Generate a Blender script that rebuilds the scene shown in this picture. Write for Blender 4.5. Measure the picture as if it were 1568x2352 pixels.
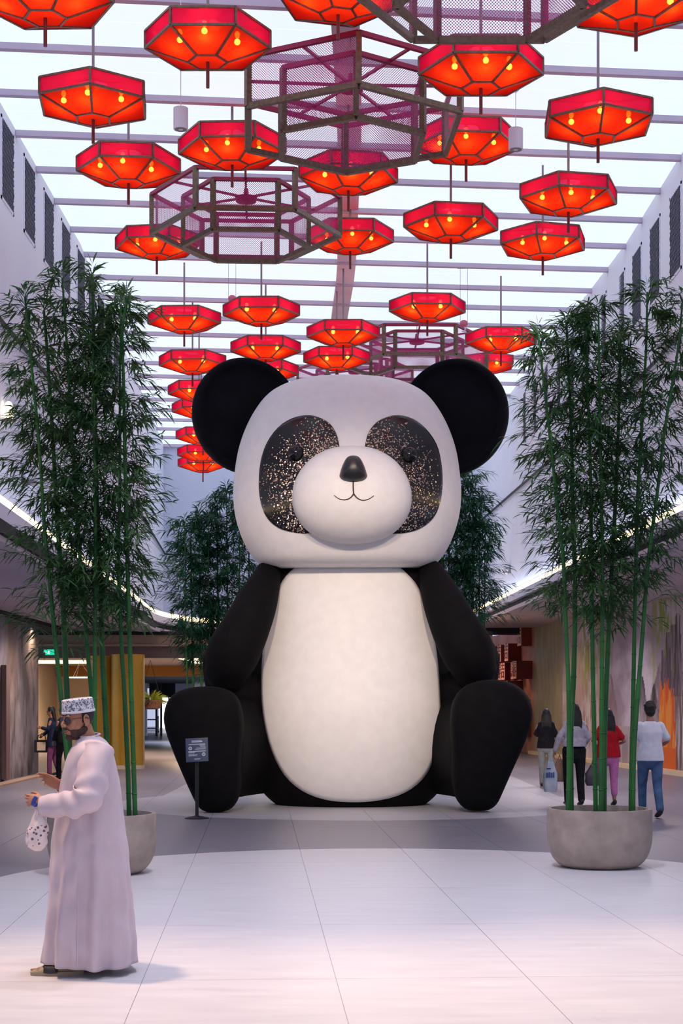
import bpy, bmesh, math, random
from math import sin, cos, pi, sqrt, radians, atan2
from mathutils import Vector, Matrix, Quaternion, noise
random.seed(7)
SC = bpy.context.scene
COL = SC.collection
for _o in list(bpy.data.objects):
    bpy.data.objects.remove(_o)

# ------------------------------------------------------------------ camera
FPX, CU, HV, CAMZ = 3600.0, 784.0, 1617.0, 1.7      # focal length in px, centre column, horizon row, eye height
cam = bpy.data.cameras.new('camera'); camo = bpy.data.objects.new('camera', cam); COL.objects.link(camo)
cam.sensor_fit = 'VERTICAL'; cam.sensor_height = 36.0; cam.sensor_width = 24.0
cam.lens = FPX / 2352 * 36.0
cam.shift_y = (HV - 1176) / 2352
cam.clip_end = 400
camo.location = (0, 0, CAMZ); camo.rotation_euler = (pi / 2, 0, 0)
SC.camera = camo

# ------------------------------------------------------------------ world, exposure, lights
w = bpy.data.worlds.new('world'); SC.world = w; w.use_nodes = True
w.node_tree.nodes['Background'].inputs[0].default_value = (0.50, 0.56, 0.78, 1)
w.node_tree.nodes['Background'].inputs[1].default_value = 0.8
SC.view_settings.view_transform = 'Standard'; SC.view_settings.look = 'None'
SC.view_settings.exposure = 0.3; SC.view_settings.gamma = 1.0; SC.view_settings.use_curve_mapping = False
SC.cycles.max_bounces = 7; SC.cycles.diffuse_bounces = 3; SC.cycles.glossy_bounces = 2
SC.cycles.transmission_bounces = 4; SC.cycles.transparent_max_bounces = 12
SC.cycles.caustics_reflective = False; SC.cycles.caustics_refractive = False
SC.cycles.sample_clamp_indirect = 4.0
SC.cycles.use_adaptive_sampling = True; SC.cycles.adaptive_threshold = 0.03

def light(name, kind, loc, energy, color, target=None, size=0.3, angle=60, blend=0.6, parent=None):
    l = bpy.data.lights.new(name, kind); l.energy = energy; l.color = color
    if kind == 'AREA':
        l.size = size
    else:
        l.shadow_soft_size = size
    if kind == 'SPOT':
        l.spot_size = radians(angle); l.spot_blend = blend
    o = bpy.data.objects.new(name, l); COL.objects.link(o); o.location = loc
    if target is not None:
        o.rotation_euler = (Vector(target) - Vector(loc)).to_track_quat('-Z', 'Y').to_euler()
    if parent: o.parent = parent
    return o
# unseen warm and cool spots added to brighten the near floor and panda
WARM, COOL, PINK = (1, .66, .42), (.80, .86, 1), (1, .84, .86)
light('fill_spot', 'SPOT', (-4.3, 10.0, 10.2), 3000, WARM, (-1.8, 8.4, 0), .35, 44, 1.0)
light('fill_spot', 'SPOT', (4.3, 10.5, 10.2), 2100, WARM, (2.4, 9.8, 0), .35, 34, 1.0)
light('fill_spot', 'SPOT', (0.0, 12.0, 10.3), 1550, (.94, .87, 1), (0.2, 13.5, 0), .4, 70, 1.0)
light('fill_spot', 'SPOT', (0.4, 8.0, 10.3), 420, PINK, (0.5, 8.5, 0), .4, 70, 1.0)
light('fill_spot', 'SPOT', (-1.7, 11.0, 8.6), 3200, (1, .77, .58), (0, 25.6, 2.4), .35, 30, 1.0)
light('fill_spot', 'SPOT', (1.7, 11.0, 8.6), 3200, (1, .77, .58), (0.2, 25.6, 2.4), .35, 30, 1.0)
# spots added below the soffits to brighten the murals, corridor and passage
for (x_, y_, z_, e_, c_) in ((-5.6, 29, 3.6, 300, PINK), (-5.8, 35, 3.6, 300, PINK), (5.6, 28, 4.2, 330, PINK), (5.2, 34, 4.2, 330, PINK), (4.8, 40, 4.2, 330, PINK), (4.2, 47, 4.2, 300, WARM), (3.7, 56, 4.2, 230, (1, .5, .35)),
                            (-8.5, 54, 3.0, 600, WARM), (-4.8, 50, 3.0, 700, WARM), (-7.5, 38, 3.5, 200, WARM), (-3, 45, 3.4, 160, WARM), (-7, 70, 2.6, 600, COOL), (-8, 95, 2.6, 1400, COOL), (-6.0, 20, 3.6, 150, PINK), (6.5, 22, 4.2, 150, PINK)):
    light('soffit_fill', 'SPOT', (x_, y_, z_), e_, c_, (x_, y_, 0), .3, 160, .6)

def cove_fill_light(a, b, energy):      # unseen cool strip added in the cove to brighten the wall above
    l = bpy.data.lights.new('cove_fill', 'AREA'); l.shape = 'RECTANGLE'; l.energy = energy; l.color = (.72, .80, 1)
    a, b = Vector(a), Vector(b); l.size = (b - a).length; l.size_y = .12
    o = bpy.data.objects.new('cove_fill', l); COL.objects.link(o); o.location = (a + b) / 2
    o.rotation_euler = (pi, 0, atan2((b - a).y, (b - a).x) * -1)
    o.rotation_euler = (Matrix.Rotation(atan2((b - a).y, (b - a).x), 3, 'Z') @ Matrix.Rotation(pi, 3, 'X')).to_euler()
cove_fill_light((-4.55, 20, 4.36), (-5.05, 40, 4.36), 60)
cove_fill_light((5.55, 25, 4.96), (4.75, 48, 4.96), 60)
cove_fill_light((-3.6, 48.6, 4.36), (3.6, 49.1, 4.36), 45)
# ------------------------------------------------------------------ helpers
def P(u, v, Z):
    return Vector(((u - CU) * Z / FPX, Z, CAMZ - (v - HV) * Z / FPX))

def tag(o, label=None, cat=None, group=None, kind=None):
    if label: o['label'] = label
    if cat: o['category'] = cat
    if group: o['group'] = group
    if kind: o['kind'] = kind
    return o

def thing(name, label, cat, loc=(0, 0, 0), rz=0, group=None):
    o = bpy.data.objects.new(name, None); COL.objects.link(o)
    o.empty_display_size = .1
    o.location = loc; o.rotation_euler = (0, 0, rz)
    return tag(o, label, cat, group)

class MB:
    def __init__(s): s.v = []; s.f = []; s.c = None
    def add(s, vs, fs):
        n = len(s.v); s.v += [tuple(x) for x in vs]; s.f += [tuple(n + i for i in f) for f in fs]; return s
    def box(s, lo, hi, M=None):
        x0, y0, z0 = lo; x1, y1, z1 = hi
        vs = [(x0,y0,z0),(x1,y0,z0),(x1,y1,z0),(x0,y1,z0),(x0,y0,z1),(x1,y0,z1),(x1,y1,z1),(x0,y1,z1)]
        if M is not None: vs = [M @ Vector(p) for p in vs]
        return s.add(vs, [(0,3,2,1),(4,5,6,7),(0,1,5,4),(1,2,6,5),(2,3,7,6),(3,0,4,7)])
    def bar(s, a, b, wd, ht=None, up=(0, 0, 1)):
        a = Vector(a); b = Vector(b); ht = ht or wd
        d = (b - a).normalized(); up = Vector(up)
        sx = d.cross(up)
        if sx.length < 1e-4: sx = d.cross(Vector((1, 0, 0)))
        sx.normalize(); uz = sx.cross(d).normalized()
        vs = []
        for p in (a, b):
            for i, j in ((-1,-1),(1,-1),(1,1),(-1,1)):
                vs.append(p + sx * (i * wd / 2) + uz * (j * ht / 2))
        return s.add(vs, [(3,2,1,0),(4,5,6,7),(0,1,5,4),(1,2,6,5),(2,3,7,6),(3,0,4,7)])
    def tube(s, pts, rad, n=10, cap=True, ref=None):
        """loft along pts; rad: float or list of float or (a,b); ref: direction of the first axis"""
        pts = [Vector(p) for p in pts]; m = len(pts)
        if not isinstance(rad, (list,)): rad = [rad] * m
        rad = [r if isinstance(r, tuple) else (r, r) for r in rad]
        tang = []
        for i in range(m):
            t = pts[min(i + 1, m - 1)] - pts[max(i - 1, 0)]
            tang.append(t.normalized() if t.length > 1e-9 else Vector((0, 0, 1)))
        r0 = Vector(ref) if ref is not None else (Vector((1, 0, 0)) if abs(tang[0].x) < .9 else Vector((0, 1, 0)))
        rings = []
        A = r0
        if cap:      # rounded ends
            e0, e1 = pts[0], pts[-1]
            k0 = min(rad[0]); k1 = min(rad[-1])
            P2 = []; R2 = []; T2 = []
            for q in (0.12, .5, .85):
                a = q * pi / 2
                P2.append(e0 - tang[0] * k0 * cos(a)); R2.append((rad[0][0] * sin(a), rad[0][1] * sin(a))); T2.append(tang[0])
            P2 += pts; R2 += rad; T2 += tang
            for q in (.85, .5, .12):
                a = q * pi / 2
                P2.append(e1 + tang[-1] * k1 * cos(a)); R2.append((rad[-1][0] * sin(a), rad[-1][1] * sin(a))); T2.append(tang[-1])
        else:
            P2, R2, T2 = pts, rad, tang
        base = len(s.v); L = len(P2)
        vs = []
        for p, r, t in zip(P2, R2, T2):
            A = (A - t * A.dot(t))
            if A.length < 1e-6: A = t.orthogonal()
            A.normalize(); B = t.cross(A)
            for k in range(n):
                th = 2 * pi * k / n
                vs.append(p + A * (r[0] * cos(th)) + B * (r[1] * sin(th)))
        fs = []
        for i in range(L - 1):
            for k in range(n):
                a = i * n + k; b = i * n + (k + 1) % n
                fs.append((a, b, b + n, a + n))
        fs.append(tuple(reversed(range(n)))); fs.append(tuple((L - 1) * n + k for k in range(n)))
        return s.add(vs, fs)
    def ell(s, c, r, n=16, m=10, M=None):
        c = Vector(c); vs = []; fs = []
        if isinstance(r, (int, float)): r = (r, r, r)
        for i in range(1, m):
            a = pi * i / m
            for k in range(n):
                b = 2 * pi * k / n
                q = Vector((r[0] * sin(a) * cos(b), r[1] * sin(a) * sin(b), r[2] * cos(a)))
                vs.append(c + (M @ q if M is not None else q))
        for q in (Vector((0, 0, r[2])), Vector((0, 0, -r[2]))):
            vs.append(c + (M @ q if M is not None else q))
        for i in range(m - 2):
            for k in range(n):
                a = i * n + k; b = i * n + (k + 1) % n
                fs.append((a, a + n, b + n, b))
        T = (m - 1) * n; Bt = T + 1
        for k in range(n):
            fs.append((T, k, (k + 1) % n)); fs.append((Bt, (m - 2) * n + (k + 1) % n, (m - 2) * n + k))
        return s.add(vs, fs)
    def lathe(s, prof, n=32, c=(0, 0, 0), M=None, closed=False):
        vs = []; fs = []; L = len(prof); c = Vector(c)
        for r, z in prof:
            for k in range(n):
                a = 2 * pi * k / n
                q = Vector((r * cos(a), r * sin(a), z))
                vs.append(c + (M @ q if M is not None else q))
        for i in range(L - 1):
            for k in range(n):
                a = i * n + k; b = i * n + (k + 1) % n
                fs.append((a, b, b + n, a + n))
        if not closed:
            fs.append(tuple(reversed(range(n)))); fs.append(tuple((L - 1) * n + k for k in range(n)))
        else:
            for k in range(n):
                a = (L - 1) * n + k; b = (L - 1) * n + (k + 1) % n
                fs.append((a, b, (k + 1) % n, k))
        return s.add(vs, fs)
    def prism(s, poly, z0, z1, M=None):
        """poly in xy, extruded z0..z1"""
        n = len(poly)
        vs = [Vector((x, y, z0)) for x, y in poly] + [Vector((x, y, z1)) for x, y in poly]
        if M is not None: vs = [M @ q for q in vs]
        fs = [tuple(reversed(range(n))), tuple(range(n, 2 * n))] + [(i, (i + 1) % n, n + (i + 1) % n, n + i) for i in range(n)]
        return s.add(vs, fs)
    def mesh(s, name, m=None, smooth=False, uv=None, colors=None):
        me = bpy.data.meshes.new(name); me.from_pydata(s.v, [], s.f); me.update()
        bm = bmesh.new(); bm.from_mesh(me); bmesh.ops.recalc_face_normals(bm, faces=bm.faces); bm.to_mesh(me); bm.free()
        if m: me.materials.append(m)
        if smooth is True: me.polygons.foreach_set('use_smooth', [True] * len(me.polygons))
        elif smooth:
            me.polygons.foreach_set('use_smooth', [True] * len(me.polygons)); me.set_sharp_from_angle(angle=radians(smooth))
        return me
    def obj(s, name, m=None, parent=None, smooth=False, loc=None, rz=None):
        return link(name, s.mesh(name, m, smooth), parent, loc, rz)

def link(name, me, parent=None, loc=None, rz=None):
    o = bpy.data.objects.new(name, me); COL.objects.link(o)
    if parent: o.parent = parent
    if loc is not None: o.location = loc
    if rz is not None: o.rotation_euler = (0, 0, rz)
    return o

def remeshed(mb, name, m, voxel, parent=None, smooth_it=4, loc=None):
    """union of overlapping closed shapes -> one continuous surface"""
    me = mb.mesh(name, m); o = bpy.data.objects.new('tmp', me); COL.objects.link(o)
    r = o.modifiers.new('r', 'REMESH'); r.mode = 'VOXEL'; r.voxel_size = voxel; r.use_smooth_shade = True
    if smooth_it:
        q = o.modifiers.new('s', 'SMOOTH'); q.iterations = smooth_it; q.factor = .5
    dg = bpy.context.evaluated_depsgraph_get(); ev = o.evaluated_get(dg)
    nm = bpy.data.meshes.new_from_object(ev); nm.name = name
    bpy.data.objects.remove(o)
    nm.materials.clear(); nm.materials.append(m)
    nm.polygons.foreach_set('use_smooth', [True] * len(nm.polygons))
    return link(name, nm, parent, loc)

def crom(pts, per=6, closed=False):
    pts = [tuple(p) for p in pts]; n = len(pts); out = []
    rng = n if closed else n - 1
    for i in range(rng):
        g = lambda k: pts[k % n] if closed else pts[max(0, min(n - 1, k))]
        p0, p1, p2, p3 = g(i - 1), g(i), g(i + 1), g(i + 2)
        for j in range(per):
            t = j / per
            out.append(tuple(.5 * (2*b + (c-a)*t + (2*a-5*b+4*c-d)*t*t + (3*b-a-3*c+d)*t**3) for a, b, c, d in zip(p0, p1, p2, p3)))
    if not closed: out.append(pts[-1])
    return out

def lerp_tab(tab, x):
    """tab sorted by key ascending: [(x, a, b, ...)]"""
    if x <= tab[0][0]: return tab[0][1:]
    for i in range(len(tab) - 1):
        if x <= tab[i + 1][0]:
            t = (x - tab[i][0]) / max(1e-9, tab[i + 1][0] - tab[i][0])
            return tuple(a + (b - a) * t for a, b in zip(tab[i][1:], tab[i + 1][1:]))
    return tab[-1][1:]

# ------------------------------------------------------------------ materials
def mat(name, col=(.8, .8, .8), rough=.5, metal=0, spec=.5, emit=None, es=1, sheen=0, coat=0):
    m = bpy.data.materials.new(name); m.use_nodes = True
    b = m.node_tree.nodes['Principled BSDF']
    b.inputs['Base Color'].default_value = (*col, 1); b.inputs['Roughness'].default_value = rough
    b.inputs['Metallic'].default_value = metal; b.inputs['Specular IOR Level'].default_value = spec
    if sheen: b.inputs['Sheen Weight'].default_value = sheen
    if coat: b.inputs['Coat Weight'].default_value = coat
    if emit: b.inputs['Emission Color'].default_value = (*emit, 1); b.inputs['Emission Strength'].default_value = es
    return m
def N(m, t): return m.node_tree.nodes.new(t)
def L(m, a, b): m.node_tree.links.new(a, b)
def nmat(name, c1, c2, scale=8, rough=.6, bump=.0, bscale=None, stretch=(1, 1, 1), detail=4, coords='Object', metal=0, spec=.5, sheen=0, lo=.35, hi=.65):
    m = mat(name, c1, rough, metal, spec, sheen=sheen); b = m.node_tree.nodes['Principled BSDF']
    tc = N(m, 'ShaderNodeTexCoord'); mp = N(m, 'ShaderNodeMapping'); mp.inputs['Scale'].default_value = stretch
    L(m, tc.outputs[coords], mp.inputs[0])
    nz = N(m, 'ShaderNodeTexNoise'); nz.inputs['Scale'].default_value = scale; nz.inputs['Detail'].default_value = detail
    L(m, mp.outputs[0], nz.inputs['Vector'])
    cr = N(m, 'ShaderNodeValToRGB'); cr.color_ramp.elements[0].position = lo; cr.color_ramp.elements[1].position = hi
    cr.color_ramp.elements[0].color = (*c1, 1); cr.color_ramp.elements[1].color = (*c2, 1)
    L(m, nz.outputs['Fac'], cr.inputs[0]); L(m, cr.outputs[0], b.inputs['Base Color'])
    if bump:
        n2 = N(m, 'ShaderNodeTexNoise'); n2.inputs['Scale'].default_value = bscale or scale * 4; n2.inputs['Detail'].default_value = 3
        L(m, mp.outputs[0], n2.inputs['Vector'])
        bp = N(m, 'ShaderNodeBump'); bp.inputs['Strength'].default_value = bump; bp.inputs['Distance'].default_value = .01
        L(m, n2.outputs['Fac'], bp.inputs['Height']); L(m, bp.outputs[0], b.inputs['Normal'])
    return m
def vcmat(name, rough=.7, spec=.3):
    m = mat(name, rough=rough, spec=spec); a = N(m, 'ShaderNodeAttribute'); a.attribute_name = 'paint'
    L(m, a.outputs['Color'], m.node_tree.nodes['Principled BSDF'].inputs['Base Color']); return m

M = {}
M['sky_panel'] = mat('skylight_membrane', (.18, .2, .22), .6, emit=(.645, .735, .87), es=1.0)
M['beam'] = nmat('beam_paint', (.50, .44, .58), (.58, .48, .62), 2, .5)
M['spine'] = nmat('spine_paint', (.74, .64, .72), (.80, .70, .78), 1.5, .6)
M['wall_white'] = nmat('wall_plaster', (.78, .80, .92), (.84, .85, .94), .8, .55, .05, 30)
M['wall_back'] = nmat('wall_back_plaster', (.60, .64, .80), (.68, .71, .85), .5, .6)
M['grille'] = mat('grille_metal', (.12, .12, .17), .5, .3)
M['grille_hole'] = mat('grille_recess', (.45, .47, .58), .9)
M['frame_bronze'] = nmat('bronze_frame', (.13, .085, .06), (.20, .13, .09), 20, .42, metal=.55)
M['rod_steel'] = mat('rod_steel', (.26, .20, .22), .4, .6)
M['rod_red'] = mat('rod_red_bronze', (.16, .035, .035), .45, .4)
M['white_fit'] = mat('white_enamel', (.75, .75, .85), .4)
M['pink_fit'] = mat('pink_enamel', (.62, .12, .20), .4)
M['panda_white'] = nmat('panda_white_fabric', (.76, .75, .755), (.80, .79, .795), 6, .55, .12, 160)
M['panda_black'] = nmat('panda_black_fabric', (.0025, .0025, .0035), (.0045, .0042, .006), 6, .8, .15, 160, spec=.12)
M['panda_ear'] = nmat('panda_ear_felt', (.003, .0035, .006), (.005, .006, .010), 3, .8, .1, 60, spec=.12)
M['eye_gloss'] = mat('eye_black_gloss', (.002, .002, .003), .05, spec=.5)
M['nose_black'] = mat('nose_black', (.018, .018, .022), .38)
M['bulb'] = mat('bulb_glow', (1, .6, .2), .4, emit=(1, .50, .10), es=9)
M['cove'] = mat('cove_strip_glow', (1, .9, .7), .5, emit=(1, .72, .38), es=5)
M['fascia'] = mat('fascia_white', (.70, .68, .80), .5)
M['soffit'] = nmat('soffit_panel', (.50, .42, .47), (.56, .47, .52), .6, .6)
M['recess'] = mat('dark_recess', (.012, .011, .014), .8)
M['cable'] = mat('black_cable', (.02, .02, .03), .6)
M['planter'] = nmat('planter_concrete', (.30, .235, .20), (.42, .34, .29), 5, .8, .25, 40, lo=.3, hi=.7)
M['soil'] = nmat('dark_gravel', (.02, .02, .03), (.07, .07, .10), 90, .9, .6, 90)
M['gold'] = nmat('gold_column', (.58, .31, .03), (.66, .37, .04), 1.2, .36, metal=.35)
M['tan'] = nmat('tan_panel', (.42, .27, .17), (.50, .33, .21), 1.0, .6)
M['browntan'] = mat('brown_panel', (.20, .12, .10), .6)
M['orange_fascia'] = mat('amber_fascia', (.50, .20, .03), .5)
M['cream'] = nmat('cream_plaster', (.72, .55, .36), (.78, .62, .42), .7, .7)
M['black'] = mat('black_matte', (.012, .012, .014), .6)
M['outside'] = mat('daylight_opening', (.9, .9, .9), .5, emit=(.95, .96, 1), es=2.2)
M['ceil_low'] = nmat('low_ceiling', (.55, .46, .40), (.62, .52, .45), .8, .6)
M['ceil_glow'] = mat('ceiling_light_panel', (.9, .8, .6), .5, emit=(1, .86, .62), es=1.6)

# culm / leaf
M['culm'] = nmat('bamboo_culm', (.004, .075, .006), (.010, .13, .010), 3, .5, .1, 40)
M['culm_dark'] = nmat('bamboo_culm_upper', (.008, .035, .012), (.018, .07, .018), 3, .45)
def leafmat(name, a, b):
    m = nmat(name, a, b, 2.2, .5, detail=3, lo=.3, hi=.7, spec=.4)
    nt = m.node_tree; out = [n for n in nt.nodes if n.type == 'OUTPUT_MATERIAL'][0]; pb = nt.nodes['Principled BSDF']
    tr = N(m, 'ShaderNodeBsdfTranslucent'); tr.inputs[0].default_value = (*[min(1, x * 1.5) for x in b], 1)
    mx = N(m, 'ShaderNodeMixShader'); mx.inputs[0].default_value = .25
    L(m, pb.outputs[0], mx.inputs[1]); L(m, tr.outputs[0], mx.inputs[2]); L(m, mx.outputs[0], out.inputs[0])
    return m
M['leaf'] = leafmat('bamboo_leaf', (.008, .058, .026), (.050, .112, .026))
M['leaf_back'] = leafmat('bamboo_leaf_far', (.008, .070, .042), (.014, .10, .040))

# red lantern fabric: real light behind translucent cloth
def fabric(name, tr_col, df_col, mixT=.12, clear=(.95, .16, .40)):
    m = bpy.data.materials.new(name); m.use_nodes = True; nt = m.node_tree
    for n in list(nt.nodes): nt.nodes.remove(n)
    out = N(m, 'ShaderNodeOutputMaterial')
    t = N(m, 'ShaderNodeBsdfTranslucent'); t.inputs[0].default_value = (*tr_col, 1)
    d = N(m, 'ShaderNodeBsdfDiffuse'); d.inputs[0].default_value = (*df_col, 1)
    p = N(m, 'ShaderNodeBsdfTransparent'); p.inputs[0].default_value = (*clear, 1)
    a = N(m, 'ShaderNodeMixShader'); a.inputs[0].default_value = .40
    b = N(m, 'ShaderNodeMixShader'); b.inputs[0].default_value = mixT
    L(m, t.outputs[0], a.inputs[1]); L(m, d.outputs[0], a.inputs[2])
    L(m, a.outputs[0], b.inputs[1]); L(m, p.outputs[0], b.inputs[2]); L(m, b.outputs[0], out.inputs[0])
    return m
M['cloth_low'] = fabric('lantern_lower_cloth', (1, .040, .003), (.46, .004, .02), .06, (1, .42, .08))
M['cloth_red'] = fabric('lantern_red_cloth', (.80, .012, .03), (.58, .006, .13))
M['cloth_top'] = fabric('lantern_top_cloth', (.9, .25, .35), (.80, .45, .55), .35)
# perforated magenta sheet
def perf(name):
    m = mat(name, (.50, .012, .20), .45, .1); nt = m.node_tree; pb = nt.nodes['Principled BSDF']; out = [n for n in nt.nodes if n.type == 'OUTPUT_MATERIAL'][0]
    uv = N(m, 'ShaderNodeUVMap')
    vo = N(m, 'ShaderNodeTexVoronoi'); vo.inputs['Scale'].default_value = 42; vo.inputs['Randomness'].default_value = 0
    mp = N(m, 'ShaderNodeMapping'); mp.inputs['Rotation'].default_value = (0, 0, pi / 4)
    L(m, uv.outputs[0], mp.inputs[0]); L(m, mp.outputs[0], vo.inputs['Vector'])
    lt = N(m, 'ShaderNodeMath'); lt.operation = 'LESS_THAN'; lt.inputs[1].default_value = .45
    L(m, vo.outputs['Distance'], lt.inputs[0])
    tp = N(m, 'ShaderNodeBsdfTransparent')
    mx = N(m, 'ShaderNodeMixShader'); L(m, lt.outputs[0], mx.inputs[0]); L(m, pb.outputs[0], mx.inputs[1]); L(m, tp.outputs[0], mx.inputs[2])
    L(m, mx.outputs[0], out.inputs[0]); return m
M['perf'] = perf('perforated_magenta_sheet')
M['ringmag'] = mat('magenta_steel', (.30, .012, .06), .45, .35)

# glitter for the eye patches
def glitter():
    m = mat('black_gold_glitter', (.008, .008, .010), .5); nt = m.node_tree; pb = nt.nodes['Principled BSDF']
    tc = N(m, 'ShaderNodeTexCoord'); vo = N(m, 'ShaderNodeTexVoronoi'); vo.inputs['Scale'].default_value = 62
    L(m, tc.outputs['Object'], vo.inputs['Vector'])
    sp = N(m, 'ShaderNodeSeparateColor'); L(m, vo.outputs['Color'], sp.inputs[0])
    gt = N(m, 'ShaderNodeMath'); gt.operation = 'GREATER_THAN'; L(m, sp.outputs[0], gt.inputs[0])
    sv = N(m, 'ShaderNodeVectorMath'); sv.operation = 'DISTANCE'; L(m, tc.outputs['Object'], sv.inputs[0]); sv.inputs[1].default_value = (.05, -1.9, 4.85)
    mr = N(m, 'ShaderNodeMapRange'); mr.inputs['From Min'].default_value = 1.0; mr.inputs['From Max'].default_value = 1.75; mr.inputs['To Min'].default_value = .70; mr.inputs['To Max'].default_value = 1.0  # flecks thin out away from the muzzle, imitating where light catches them
    L(m, sv.outputs['Value'], mr.inputs[0]); L(m, mr.outputs[0], gt.inputs[1])
    mc = N(m, 'ShaderNodeMix'); mc.data_type = 'RGBA'; L(m, gt.outputs[0], mc.inputs[0])
    mc.inputs[6].default_value = (.007, .007, .009, 1); mc.inputs[7].default_value = (.75, .55, .38, 1)
    L(m, mc.outputs[2], pb.inputs['Base Color']); L(m, gt.outputs[0], pb.inputs['Metallic'])
    pb.inputs['Roughness'].default_value = .22
    sub = N(m, 'ShaderNodeVectorMath'); sub.operation = 'SUBTRACT'; sub.inputs[1].default_value = (.5, .5, .5); L(m, vo.outputs['Color'], sub.inputs[0])
    sc = N(m, 'ShaderNodeVectorMath'); sc.operation = 'SCALE'; sc.inputs['Scale'].default_value = .9; L(m, sub.outputs[0], sc.inputs[0])
    sc2 = N(m, 'ShaderNodeVectorMath'); sc2.operation = 'MULTIPLY'; L(m, sc.outputs[0], sc2.inputs[0])
    L(m, gt.outputs[0], sc2.inputs[1])
    ge = N(m, 'ShaderNodeNewGeometry'); ad = N(m, 'ShaderNodeVectorMath'); ad.operation = 'ADD'
    L(m, ge.outputs['Normal'], ad.inputs[0]); L(m, sc2.outputs[0], ad.inputs[1])
    no = N(m, 'ShaderNodeVectorMath'); no.operation = 'NORMALIZE'; L(m, ad.outputs[0], no.inputs[0]); L(m, no.outputs[0], pb.inputs['Normal'])
    return m
M['glitter'] = glitter()

# floor: pale near circle, grey band, pale lane under the panda
def floormat():
    m = mat('stone_tile', (.6, .6, .6), .24, spec=.42); nt = m.node_tree; pb = nt.nodes['Principled BSDF']
    ge = N(m, 'ShaderNodeNewGeometry'); sx = N(m, 'ShaderNodeSeparateXYZ'); L(m, ge.outputs['Position'], sx.inputs[0])
    def math(op, a, b=None):
        n = N(m, 'ShaderNodeMath'); n.operation = op
        for i, q in enumerate((a, b)):
            if q is None: continue
            if isinstance(q, (int, float)): n.inputs[i].default_value = q
            else: L(m, q, n.inputs[i])
        return n.outputs[0]
    X, Y = sx.outputs[0], sx.outputs[1]
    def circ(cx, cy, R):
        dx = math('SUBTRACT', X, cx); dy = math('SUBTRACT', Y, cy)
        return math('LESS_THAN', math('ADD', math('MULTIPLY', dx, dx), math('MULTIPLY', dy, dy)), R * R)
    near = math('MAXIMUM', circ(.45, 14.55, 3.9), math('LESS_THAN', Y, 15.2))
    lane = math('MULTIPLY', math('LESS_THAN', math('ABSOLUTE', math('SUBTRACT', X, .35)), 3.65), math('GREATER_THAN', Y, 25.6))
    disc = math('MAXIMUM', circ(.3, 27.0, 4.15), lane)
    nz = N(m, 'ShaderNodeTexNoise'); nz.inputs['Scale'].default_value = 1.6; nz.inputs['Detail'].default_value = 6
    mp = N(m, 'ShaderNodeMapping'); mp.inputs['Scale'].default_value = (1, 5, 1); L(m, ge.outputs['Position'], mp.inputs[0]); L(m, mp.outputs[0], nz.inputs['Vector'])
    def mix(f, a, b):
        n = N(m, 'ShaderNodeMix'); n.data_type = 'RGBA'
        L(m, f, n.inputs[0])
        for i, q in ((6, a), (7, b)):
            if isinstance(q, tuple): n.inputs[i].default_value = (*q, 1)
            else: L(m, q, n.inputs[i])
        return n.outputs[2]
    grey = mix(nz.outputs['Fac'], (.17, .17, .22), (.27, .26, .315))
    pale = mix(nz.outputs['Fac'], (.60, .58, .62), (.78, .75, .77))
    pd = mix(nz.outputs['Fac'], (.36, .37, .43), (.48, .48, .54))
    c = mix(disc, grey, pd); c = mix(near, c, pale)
    L(m, c, pb.inputs['Base Color'])
    rr = N(m, 'ShaderNodeMapRange'); rr.inputs['To Min'].default_value = .28; rr.inputs['To Max'].default_value = .44
    L(m, nz.outputs['Fac'], rr.inputs[0]); L(m, rr.outputs[0], pb.inputs['Roughness'])
    return m
M['floor'] = floormat()
M['grout'] = mat('grout', (.16, .14, .16), .8)

# ================================================================== LARGE STRUCTURE
# ---- floor: grout bed, individual tiles
fl = MB().box((-16, 3, -.12), (16, 118, -.012)).obj('floor', M['grout']); tag(fl, kind='structure')
TW, TL, GAP = 1.19, 2.38, .0045
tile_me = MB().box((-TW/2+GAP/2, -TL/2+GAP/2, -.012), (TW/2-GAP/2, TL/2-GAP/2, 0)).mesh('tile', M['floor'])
ang = math.atan(.0525)
ax = Vector((-sin(ang), cos(ang), 0)); ay = Vector((cos(ang), sin(ang), 0))
org = Vector((.037 + .0525 * 8.33 - .0525 * 9.70, 9.70, 0))
org = Vector((.037 - .0525 * (9.70 - 8.33), 9.70, 0))
for j in range(-2, 14):
    for i in range(-8, 10):
        c = org + ay * ((i + .5) * TW) + ax * ((j + .5) * TL)
        if abs(c.x) > 10.2 or (abs(c.x) > c.y * .235 + 1.6): continue
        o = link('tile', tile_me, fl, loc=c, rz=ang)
# beyond the individual tiles and outside them the paving runs on
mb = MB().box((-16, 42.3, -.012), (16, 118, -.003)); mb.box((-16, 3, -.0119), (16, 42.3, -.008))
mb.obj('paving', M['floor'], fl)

# ---- upper hall side walls (clerestory), skylight
HC = 9.0; ZC = CAMZ + HC            # underside of the beams
def wall_off(Z): return 0 if Z < 31 else -.045 * (Z - 31)
XL, XR = -5.16, 5.62
def strip_wall(name, x, z0, z1, sgn):
    mb = MB(); pts = [(x + wall_off(Z), Z) for Z in (2, 20, 31, 40, 50, 60)]
    for (xa, ya), (xb, yb) in zip(pts[:-1], pts[1:]):
        mb.add([(xa, ya, z0), (xb, yb, z0), (xb, yb, z1), (xa, ya, z1), (xa + sgn * .25, ya, z0), (xb + sgn * .25, yb, z0), (xb + sgn * .25, yb, z1), (xa + sgn * .25, ya, z1)],
               [(0, 1, 2, 3), (7, 6, 5, 4), (3, 2, 6, 7), (4, 5, 1, 0), (0, 3, 7, 4), (1, 5, 6, 2)])
    o = mb.obj(name, M['wall_white']); tag(o, kind='structure'); return o
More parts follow.
